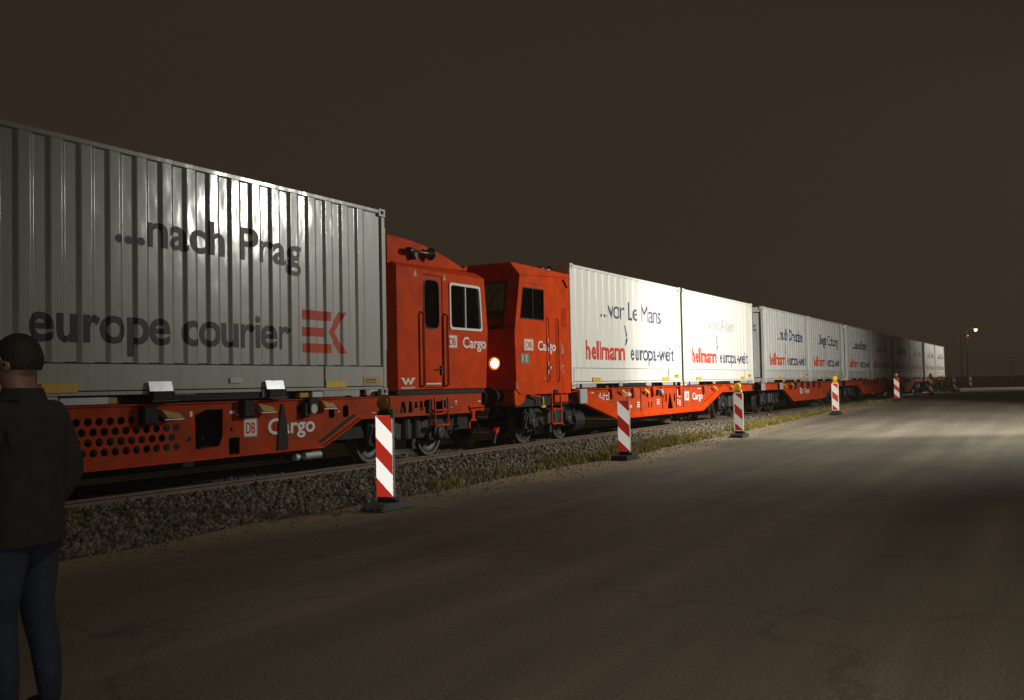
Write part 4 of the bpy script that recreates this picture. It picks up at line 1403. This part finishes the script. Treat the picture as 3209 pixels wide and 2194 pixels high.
# headlamps
for yy, on in ((10.07, True), (11.72, False)):
    fxx = fx(1.94)
    h = MB().lathe((fxx, yy, 1.94), [(0.05, 0.15), (-0.035, 0.15), (-0.045, 0.135), (-0.02, 0.115)], 'x', 24).build('headlamp', M['red'], p2, smooth=False)
    MB().lathe((fxx, yy, 1.94), [(-0.026, 0.088), (-0.034, 0.06), (-0.038, 0.0)], 'x', 24).build('lamp_lens', M['lens'] if on else M['glass'], h, smooth=True)
    MB().lathe((fxx, yy, 1.94), [(-0.02, 0.132), (-0.025, 0.088)], 'x', 24).build('reflector_halo_ring', M['glow'] if on else M['steel'], h)  # lit lamp: glowing ring stands in for its halo; unlit: plain steel reflector
buffers(p2, 17.78, -1)

# --- intermediate wagons
wspec = [(36.62, 'red container wagon carrying the container with gut on its end', (39.75, 41.45, 47.3, 49.0)),
         (52.95, 'dark red container wagon under the two darkest containers', (56.0, 57.6, 63.9, 65.4)),
         (69.25, 'red container wagon whose sloped end shows between the two small far beacons', (72.3, 73.7, 77.6, 79.4)),
         (85.55, 'last red wagon at the far end of the train', (88.4, 90.0, 95.0, 97.0))]
for i, (xa, lab, (d0, c0, c1_, d1)) in enumerate(wspec):
    t = thing('container_wagon', lab, 'wagon', (xa + 7.5, 10.86, RT), WG)
    xe = xa + 15.15
    side_beam(t, xa - 0.1, d0, c0, c1_, d1, xe, ze0=1.15, ze1=1.15, zb=0.64, ribs=((c0 + 0.4, 0.65), (c1_ - 0.4, 0.65)))
    q = MB()
    for x in (xa - 0.1, d0 - 0.95):
        q.box(x, x + 0.5, YW - 0.01, YW + 0.016, 1.10, 1.362) if False else None
    top_brackets(t, tuple(c0 + 0.4 + 1.15 * k for k in range(int((c1_ - c0) / 1.15))), 'black')
    bogie(t, xa + 1.75 if i else xa + 1.85, 1.8, 0.42)
    bogie(t, xe - 1.9, 1.8, 0.42)
    if i == 0:
        for x in (36.28, 38.98):
            MB().box(x, x + 0.42, YW - 0.12, YW - 0.07, 1.12, 1.38).build('board', M['zinc'], t, bevel=0.01)
        db_logo(t, 42.75, 43.15, 0.92, 1.14, YW + 0.01)
        cargo(t, 43.5, 44.5, 0.93, 0.19, YW + 0.012)
        for x in (39.7, 41.0):
            lever(t, x, 1.34)
        MB().box(40.85, 41.1, YW - 0.05, YW + 0.0, 1.1, 1.3).build('valve_bracket', M['black'], t, bevel=0.02)
    buffers(t, xa - 0.1, -1)
    buffers(t, xe, 1)
buffers(p2, 35.45, 1)

# ------------------------------------------------------------------ guide beacons along the roadway
BG = 'red and white guide beacons along the track edge'


def clip(poly, fn):
    out = []
    for i in range(len(poly)):
        a, b = poly[i], poly[(i + 1) % len(poly)]
        fa, fb = fn(a), fn(b)
        if fa >= 0:
            out.append(a)
        if fa * fb < 0:
            t = fa / (fa - fb)
            out.append((a[0] + (b[0] - a[0]) * t, a[1] + (b[1] - a[1]) * t))
    return out


def beacon(x, y, label, style='sharp', lamp=None, lean=0.0, yaw=0.0, foot='rubber', H=1.0, retro=True):
    zb = zg(x)
    t = thing('guide_beacon', label, 'traffic beacon', (x, y, zb), BG)
    w_ = 0.125
    z0 = 0.155
    rc = 0.045 if style == 'round' else 0.008
    # hollow body: tapered towards the back
    outer = rrect(-w_, w_, z0, z0 + H, rc, 4)
    m_ = MB()
    n = len(outer)
    ring = [[(-0.03, s_ * a * kx, z0 + H / 2 + (b - z0 - H / 2) * kz) for a, b in outer] for s_, kx, kz in ((1, 1, 1),)]
    secs = ((-0.028, 1.0, 1.0), (-0.012, 1.0, 1.0), (0.028, 0.93, 0.97), (0.032, 0.86, 0.95))
    for (dx, kx, kz) in secs:
        for a, b in outer:
            m_.v.append((x + dx, y - a * kx, zb + z0 + H / 2 + (b - z0 - H / 2) * kz))
    for i in range(len(secs) - 1):
        for j in range(n):
            a, b = i * n + j, i * n + (j + 1) % n
            m_.f.append((a, b, b + n, a + n))
    m_.f.append(tuple(range(n)))
    m_.f.append(tuple(range((len(secs) - 1) * n, len(secs) * n))[::-1])
    m_.build('beacon_body', M['shell'], t)
    # reflective face and its red stripes
    bd = 0.006 if style == 'sharp' else 0.0
    face = rrect(-w_ + 0.002, w_ - 0.002, 0.002, H - 0.002, rc, 4)
    q = MB().prism([(y - a, zb + z0 + b) for a, b in face], x - 0.0305, x - 0.0285, axis='x')
    q.build('white_sheet', M['retro_white'], t)
    ins = 0.003 if style == 'sharp' else 0.026
    ir = 0.004 if style == 'sharp' else 0.012
    rect = rrect(-w_ + ins, w_ - ins, ins, H - ins, ir, 3)
    for hi, lo in ((9, 1.0), (0.735, 0.495), (0.24, -9)):
        P = clip(rect, lambda p: hi - 0.9 * (p[0] + w_) - p[1])
        P = clip(P, lambda p: p[1] - (lo - 0.9 * (p[0] + w_)))
        if len(P) > 2:
            MB().prism([(y - a, zb + z0 + b) for a, b in P], x - 0.0335, x - 0.031, axis='x').build('red_stripe', M['retro_red'], t)
    # foot plate with a socket
    fm = M[foot]
    q = MB()
    L2, W2 = 0.31, 0.17
    q.prism([(x - L2, zb + 0.004), (x + L2, zb + 0.004), (x + L2, zb + 0.05), (x + L2 - 0.05, zb + 0.095), (x - L2 + 0.05, zb + 0.095), (x - L2, zb + 0.05)], y - W2, y + W2)
    ft = q.build('foot_plate', fm, t, bevel=0.012)
    q = MB()
    for dy in (-0.10, 0.0, 0.10):
        q.box(x - L2 - 0.004, x - L2 + 0.05, y + dy - 0.022, y + dy + 0.022, zb + 0.02, zb + 0.05)
    q.build('foot_slot', M['lampblack'], ft)
    MB().box(x - 0.035, x + 0.04, y - 0.11, y + 0.11, zb + 0.085, zb + 0.165).box(x - 0.03, x + 0.05, y - 0.16, y - 0.115, zb + 0.09, zb + 0.13).build('socket', M['rubber'], ft, bevel=0.008)
    if lamp:
        zt = zb + z0 + H
        q = MB().prism([(y - 0.10, zt + 0.002), (y + 0.10, zt + 0.002), (y + 0.075, zt + 0.07), (y - 0.075, zt + 0.07)], x - 0.045, x + 0.045, axis='x')
        lp = q.build('lamp_case', M['lampblack'] if lamp == 'dark' else M['yellow'], t, bevel=0.015, segs=2)
        q = MB().lathe((x, y + 0.01, zt + 0.155), [(-0.05, 0.0), (-0.05, 0.03), (-0.04, 0.07), (-0.02, 0.092), (0.02, 0.092), (0.04, 0.07), (0.05, 0.03), (0.05, 0.0)], 'x', 20)
        ln = q.build('lamp_lens', M['amber_dark'] if lamp == 'dark' else M['retro_amber'], lp, smooth=True)
        q = MB().lathe((x, y + 0.01, zt + 0.155), [(-0.012, 0.105), (0.012, 0.105), (0.012, 0.092), (-0.012, 0.092), (-0.012, 0.105)], 'x', 20)
        q.build('lens_rim', M['amber_dark'], lp)
        MB().box(x - 0.02, x + 0.02, y - 0.02, y + 0.04, zt + 0.06, zt + 0.10).build('lens_neck', M['lampblack'], lp)
    if style == 'tag':
        pass
    return t


b1 = beacon(10.23, 7.37, 'large beacon nearest the camera with an unlit amber lamp, below the left cab', lamp='dark', foot='grey_rubber')
MB().box(10.19, 10.235, 7.225, 7.268, 1.13, 1.235).build('green_clip', M['green'], b1)
beacon(18.42, 7.57, 'beacon without a lamp before the sloped beam of the first white container', foot='rubber')
beacon(25.75, 7.40, 'beacon with a yellow lamp before the second bright white container', style='round', lamp='on')
beacon(37.7, 7.28, 'round cornered beacon with a broad white border and a yellow lamp', style='round', lamp='on')
beacon(53.7, 7.38, 'small beacon before the dark wagon, left of the two far ones by the train', lamp='dark')
beacon(71.9, 7.75, 'small beacon with a lamp before the last gap of the train', lamp='on')
beacon(112.1, 8.35, 'tiny beacon standing alone in the dark, farthest from the camera')
bt = beacon(84.4, 7.40, 'dull tilted beacon standing before the yellow bush past the train')
bt.rotation_euler = (math.radians(-4), 0, math.radians(48))

# ------------------------------------------------------------------ bushes past the train
def bush(x, y, rx, ry, h, n, name, label, m_):
    t = thing(name, label, 'bush', (x, y, zg(x)))
    P = rng.normal(0, 1, (n, 3))
    P /= np.linalg.norm(P, axis=1)[:, None]
    P *= rng.uniform(0.5, 1.0, (n, 1)) ** 0.5
    P[:, 2] = np.abs(P[:, 2])
    # the outline falls away from one ragged peak
    bumps = 1 + 0.25 * np.sin(P[:, 0] * 5) * np.cos(P[:, 1] * 4)
    c = P * np.array([rx, ry, h]) * bumps[:, None] + rng.normal(0, 0.04, (n, 3))
    s = rng.uniform(0.02, 0.05, (n, 1, 1))
    T = rng.normal(0, 1, (n, 3, 3)) * s
    V = c[:, None, :] + T
    V[:, :, 2] = np.maximum(V[:, :, 2], 0.0)
    o = np_mesh('foliage', V.reshape(-1, 3), np.arange(n * 3).reshape(-1, 3), m_)
    o.parent = t
    q = MB()
    for k in range(7):
        a = k * 0.9
        q.tube([(x, y, zg(x)), (x + 0.5 * rx * math.cos(a), y + 0.5 * ry * math.sin(a), zg(x) + h * 0.6)], [0.025, 0.008], 5)
    q.build('stem', M['rail'], t)
    return t


M['leaf'] = mat('yellowing_leaves', (0.32, 0.25, 0.05), 0.7, color2=(0.07, 0.08, 0.015), vscale=2)
bush(86.5, 8.6, 2.4, 1.3, 1.0, 6000, 'bush', 'low yellow green bush behind the tilted far beacon', M['leaf'])

# ------------------------------------------------------------------ distant lamps
def street_lamp(x, y, h, r, m_, label, cat='street lamp', name='street_lamp', head_r=0.3):
    t = thing(name, label, cat, (x, y, 0.27))
    MB().tube([(x, y, 0.27), (x, y, h * 0.6), (x, y, h + 0.25)], [0.11, 0.08, 0.06], 10).build('pole', M['pale_pole'], t, smooth=True)
    MB().tube([(x, y, h + 0.2), (x, y - 0.4, h + 0.36), (x, y - 1.0, h + 0.3)], 0.04, 8).build('arm', M['pale_pole'], t, smooth=True)
    MB().box(x - 0.2, x + 0.2, y - 1.5, y - 0.8, h + 0.17, h + 0.32).build('lamp_head', M['pale_pole'], t, bevel=0.04)
    MB().lathe((x, y - 1.1, h), [(0.17, r), (0.10, r), (-0.4 * r, r * 0.7), (-0.6 * r, 0)], 'z', 14).build('lamp_lens', m_, t, smooth=True)
    return t


street_lamp(142.5, 10.9, 7.3, 0.17, M['sodium'], 'tall lit street lamp right of the train end, brighter of the two')
street_lamp(186, 15.1, 8.2, 0.13, M['sodium2'], 'weak orange street lamp farther off, left of and below the bright one')


def signal(x, y, h, label):
    t = thing('signal_light', label, 'railway signal', (x, y, 0.27))
    MB().tube([(x, y, 0.27), (x, y, h + 0.3)], 0.07, 8).build('pole', M['pale_pole'], t)
    MB().box(x - 0.05, x + 0.1, y - 0.25, y + 0.25, h - 0.45, h + 0.35).build('signal_board', M['lampblack'], t)
    MB().lathe((x - 0.06, y, h), [(0, 0.13), (-0.03, 0.09), (-0.04, 0)], 'x', 14).build('signal_lens', M['redlamp'], t, smooth=True)


signal(222, 9.1, 4.5, 'small red light low at the right edge, left and brighter one')
signal(250, 6.6, 5.3, 'faint red light at the very right edge, above the other red light')


# ------------------------------------------------------------------ added haze that lifts the blacks and fades the horizon
hz = MB().box(-20, 900, -90, 300, -1.5, 14).build('haze', M['black'])
hz['kind'] = 'stuff'
hm = bpy.data.materials.new('added_haze')
hm.use_nodes = True
hm.node_tree.nodes.remove(hm.node_tree.nodes['Principled BSDF'])
pv = hm.node_tree.nodes.new('ShaderNodeVolumePrincipled')
pv.inputs['Color'].default_value = (0.9, 0.78, 0.62, 1)
pv.inputs['Density'].default_value = 0.0004
hm.node_tree.links.new(pv.outputs[0], hm.node_tree.nodes['Material Output'].inputs['Volume'])
hz.data.materials[0] = hm


# ------------------------------------------------------------------ bystander at the left edge
def person(px, py, rot):
    t = thing('person', 'person in a dark jacket and blue jeans standing at the left edge, watching the train', 'person', (px, py, 0))
    J = {
        'pelvis': ((0, 0, 0.95), 0.150), 'belly': ((0, -0.01, 1.10), 0.150), 'chest': ((0, 0.0, 1.30), 0.175), 'neckb': ((0, 0.01, 1.46), 0.085),
        'neck': ((0.0, 0.02, 1.52), 0.062), 'head1': ((0, 0.035, 1.60), 0.088), 'head2': ((0, 0.03, 1.675), 0.092),
        'hipL': ((-0.10, 0, 0.88), 0.112), 'kneeL': ((-0.12, 0.03, 0.50), 0.075), 'calfL': ((-0.125, 0.0, 0.36), 0.072), 'ankL': ((-0.13, -0.02, 0.09), 0.052), 'toeL': ((-0.15, 0.14, 0.045), 0.042),
        'hipR': ((0.10, 0, 0.88), 0.112), 'kneeR': ((0.13, 0.04, 0.50), 0.075), 'calfR': ((0.14, 0.0, 0.36), 0.072), 'ankR': ((0.15, -0.02, 0.09), 0.052), 'toeR': ((0.18, 0.14, 0.045), 0.042),
        'shL': ((-0.20, 0.0, 1.41), 0.078), 'elL': ((-0.27, -0.03, 1.13), 0.060), 'wrL': ((-0.20, 0.10, 0.93), 0.045),
        'shR': ((0.20, 0.0, 1.41), 0.078), 'elR': ((0.29, -0.04, 1.13), 0.060), 'wrR': ((0.22, 0.08, 0.92), 0.045),
    }
    E_ = [('pelvis', 'belly'), ('belly', 'chest'), ('chest', 'neckb'), ('neckb', 'neck'), ('neck', 'head1'), ('head1', 'head2'),
          ('pelvis', 'hipL'), ('hipL', 'kneeL'), ('kneeL', 'calfL'), ('calfL', 'ankL'), ('ankL', 'toeL'),
          ('pelvis', 'hipR'), ('hipR', 'kneeR'), ('kneeR', 'calfR'), ('calfR', 'ankR'), ('ankR', 'toeR'),
          ('chest', 'shL'), ('shL', 'elL'), ('elL', 'wrL'), ('chest', 'shR'), ('shR', 'elR'), ('elR', 'wrR')]
    names = list(J)
    me = bpy.data.meshes.new('body')
    me.from_pydata([J[n][0] for n in names], [(names.index(a), names.index(b)) for a, b in E_], [])
    o = bpy.data.objects.new('body', me)
    COL.objects.link(o)
    md = o.modifiers.new('skin', 'SKIN')
    md.use_smooth_shade = True
    for i, n in enumerate(names):
        sv = me.skin_vertices[0].data[i]
        r_ = J[n][1]
        sv.radius = (r_ * (1.0 if n not in ('chest', 'belly', 'pelvis') else 1.05), r_ * (0.8 if n in ('chest', 'belly') else 1.0))
        sv.use_root = n == 'pelvis'
    o.modifiers.new('sub', 'SUBSURF').levels = 2
    bpy.context.view_layer.update()
    ev = o.evaluated_get(bpy.context.evaluated_depsgraph_get())
    m2 = bpy.data.meshes.new_from_object(ev)
    bpy.data.objects.remove(o)
    skin = mat('skin', (0.32, 0.17, 0.11), 0.5)
    coat = mat('dark_jacket_cloth', (0.030, 0.027, 0.024), 0.9, var=0.3, vscale=15, bump=0.5, bscale=9)
    jeans = mat('blue_jeans_cloth', (0.040, 0.050, 0.085), 0.9, var=0.4, vscale=9, bump=0.5, bscale=14)
    shoe = mat('black_shoe', (0.02, 0.02, 0.02), 0.5)
    m2.materials.clear()
    for m_ in (skin, coat, jeans, shoe):
        m2.materials.append(m_)
    for p in m2.polygons:
        z = p.center.z
        arm = abs(p.center.x) > 0.17 and z > 0.88
        p.material_index = 0 if z > 1.50 else (1 if (z > 0.93 or arm) else (3 if z < 0.10 else 2))
    b = bpy.data.objects.new('body', m2)
    COL.objects.link(b)
    b.parent = t
    m2.shade_smooth()

    def part(name, mb, m_, sm=True, sub=0):
        me = bpy.data.meshes.new(name)
        me.from_pydata(mb.v, [], mb.f)
        me.materials.append(m_)
        ob = bpy.data.objects.new(name, me)
        COL.objects.link(ob)
        ob.parent = t
        if sm:
            me.shade_smooth()
        if sub:
            ob.modifiers.new('s', 'SUBSURF').levels = sub
        return ob

    # hair as a shell round the back and the crown
    q = MB()
    for i in range(9):
        for j in range(16):
            ph = math.radians(-28 + 118 * i / 8)
            th = 2 * math.pi * j / 16
            fr_ = max(0.0, math.sin(th))
            rr = 0.112 * (1 + 0.04 * math.sin(5 * th + i))
            z = 1.665 + 0.115 * math.sin(ph)
            if fr_ > 0.3 and i < 5:
                z = max(z, 1.70)
                rr *= 0.92
            q.v.append((rr * 0.88 * math.cos(ph) * math.cos(th), 0.022 + rr * math.cos(ph) * math.sin(th), z))
    for i in range(8):
        for j in range(16):
            a, b2 = i * 16 + j, i * 16 + (j + 1) % 16
            q.f.append((a, b2, b2 + 16, a + 16))
    part('hair', q, mat('dark_hair', (0.02, 0.014, 0.01), 0.6, bump=0.6, bscale=80))
    # face
    q = MB().prism([(0.105, 1.655), (0.150, 1.605), (0.118, 1.597)], -0.014, 0.014, axis='x')
    part('nose', q, skin, sub=1)
    for s in (-1, 1):
        q = MB().lathe((0.034 * s, 0.112, 1.655), [(-0.012, 0.0), (-0.010, 0.009), (0.0, 0.013), (0.010, 0.008), (0.012, 0.0)], 'y', 10)
        part('eye', q, mat('eye', (0.15, 0.13, 0.12), 0.3))
        q = MB().lathe((0.085 * s, 0.02, 1.635), [(-0.01, 0.01), (-0.006, 0.03), (0.008, 0.033), (0.012, 0.02)], 'x', 10)
        part('ear', q, skin)
        # hand: palm, four bent fingers and a thumb
        bx, by, bz = (0.205, 0.10, 0.91) if s > 0 else (-0.185, 0.12, 0.92)
        bx = abs(bx) * s
        q = MB().tube([(bx, by, bz), (bx - 0.005 * s, by + 0.02, bz - 0.05), (bx - 0.01 * s, by + 0.035, bz - 0.09)], [0.024, 0.038, 0.034], 10)
        for k in range(4):
            yy = by + 0.005 + 0.02 * k
            ln = (0.030, 0.036, 0.034, 0.026)[k]
            q.tube([(bx - 0.008 * s, yy + 0.012, bz - 0.08), (bx - 0.014 * s, yy + 0.014, bz - 0.08 - ln), (bx - 0.03 * s, yy + 0.012, bz - 0.08 - ln * 1.8), (bx - 0.045 * s, yy + 0.008, bz - 0.08 - ln * 2.2)],
                   [0.0095, 0.009, 0.008, 0.006], 6)
        q.tube([(bx, by + 0.03, bz - 0.02), (bx - 0.02 * s, by + 0.065, bz - 0.045), (bx - 0.03 * s, by + 0.075, bz - 0.075)], [0.013, 0.011, 0.008], 6)
        part('hand', q, skin)
    q = MB().tube([(-0.022, 0.122, 1.575), (0, 0.127, 1.574), (0.022, 0.122, 1.575)], 0.006, 6)
    part('mouth', q, mat('lips', (0.35, 0.12, 0.10), 0.5))
    # jacket skirt and collar
    q = MB()
    for i, (z, rx, ry) in enumerate(((0.84, 0.205, 0.150), (0.95, 0.20, 0.150), (1.10, 0.185, 0.145), (1.28, 0.20, 0.15), (1.40, 0.19, 0.13), (1.47, 0.11, 0.10), (1.53, 0.085, 0.09))):
        for j in range(18):
            th = 2 * math.pi * j / 18
            wob = 1 + 0.035 * math.sin(3 * th + 4 * z) + 0.02 * math.sin(7 * th)
            q.v.append((rx * wob * math.cos(th), 0.0 + ry * wob * math.sin(th), z))
    for i in range(6):
        for j in range(18):
            a, b2 = i * 18 + j, i * 18 + (j + 1) % 18
            q.f.append((a, b2, b2 + 18, a + 18))
    part('jacket', q, coat, sub=1)
    t.rotation_euler = (0, 0, rot)
    return t


person(2.96, 4.13, math.radians(14))


# ------------------------------------------------------------------ separate pieces become parts of their own
def islands(me):
    n = len(me.vertices)
    par = list(range(n))

    def find(a):
        while par[a] != a:
            par[a] = par[par[a]]
            a = par[a]
        return a
    for e in me.edges:
        a, b = find(e.vertices[0]), find(e.vertices[1])
        if a != b:
            par[a] = b
    g = {}
    for i in range(n):
        g.setdefault(find(i), []).append(i)
    return list(g.values())


def split_parts(o, name, merge_x=False):
    me = o.data
    gs = islands(me)
    co = [v.co.copy() for v in me.vertices]
    if merge_x:
        gs = sorted(gs, key=lambda g: min(co[i].x for i in g))
        out = []
        for g in gs:
            a, b = min(co[i].x for i in g), max(co[i].x for i in g)
            if out and a < out[-1][2] - 0.5 * (b - a):
                out[-1][0].extend(g)
                out[-1][2] = max(out[-1][2], b)
            else:
                out.append([list(g), a, b])
        gs = [g for g, _, _ in out]
    if len(gs) < 2 or len(gs) > 60:
        return
    which = {}
    for k, g in enumerate(gs):
        for i in g:
            which[i] = k
    fs = [[] for _ in gs]
    for p in me.polygons:
        fs[which[p.vertices[0]]].append(tuple(p.vertices))
    for k, g in enumerate(gs):
        idx = {i: j for j, i in enumerate(g)}
        m2 = bpy.data.meshes.new(name)
        m2.from_pydata([co[i] for i in g], [], [tuple(idx[i] for i in f) for f in fs[k]])
        for m_ in me.materials:
            m2.materials.append(m_)
        c = bpy.data.objects.new(name, m2)
        COL.objects.link(c)
        c.parent = o.parent
        c.location = o.location
        for md in o.modifiers:
            if md.type == 'BEVEL':
                b = c.modifiers.new('bevel', 'BEVEL')
                b.width = md.width
                b.segments = md.segments
                b.limit_method = 'ANGLE'
                b.angle_limit = md.angle_limit
    bpy.data.objects.remove(o)


SINGLE = {'spigot_rail': 'spigot_rail', 'yellowed_bracket': 'yellowed_bracket', 'lashing_bracket': 'lashing_bracket', 'pivot_pin': 'pivot_pin', 'wiper': 'wiper',
          'cross_beam': 'cross_beam', 'foot_plate': 'foot_plate', 'panel_seam': 'panel_seam', 'handrail_seam': 'handrail_seam', 'foot_slot': 'foot_slot',
          'support_shadow_bar': 'shade_bar', 'cab_console': 'cab_console', 'damper': 'damper', 'end_frame': 'end_frame', 'twistlock_plate': 'twistlock_plate', 'emblem': 'emblem', 'courier_logo': 'logo_stroke',
          'stencilled_data': 'stencil_mark', 'notice_print': 'notice_mark', 'plate_print': 'print_mark', 'bolster_spring': 'bolster_spring'}
for o in list(bpy.data.objects):
    if o.type != 'MESH' or o.parent is None or not o.data.polygons:
        continue
    k = o.name.split('.')[0]
    if k in SINGLE:
        split_parts(o, SINGLE[k])
    elif k == 'lettering':
        root = o.parent
        if root.location.x < 33:
            split_parts(o, 'letter', True)
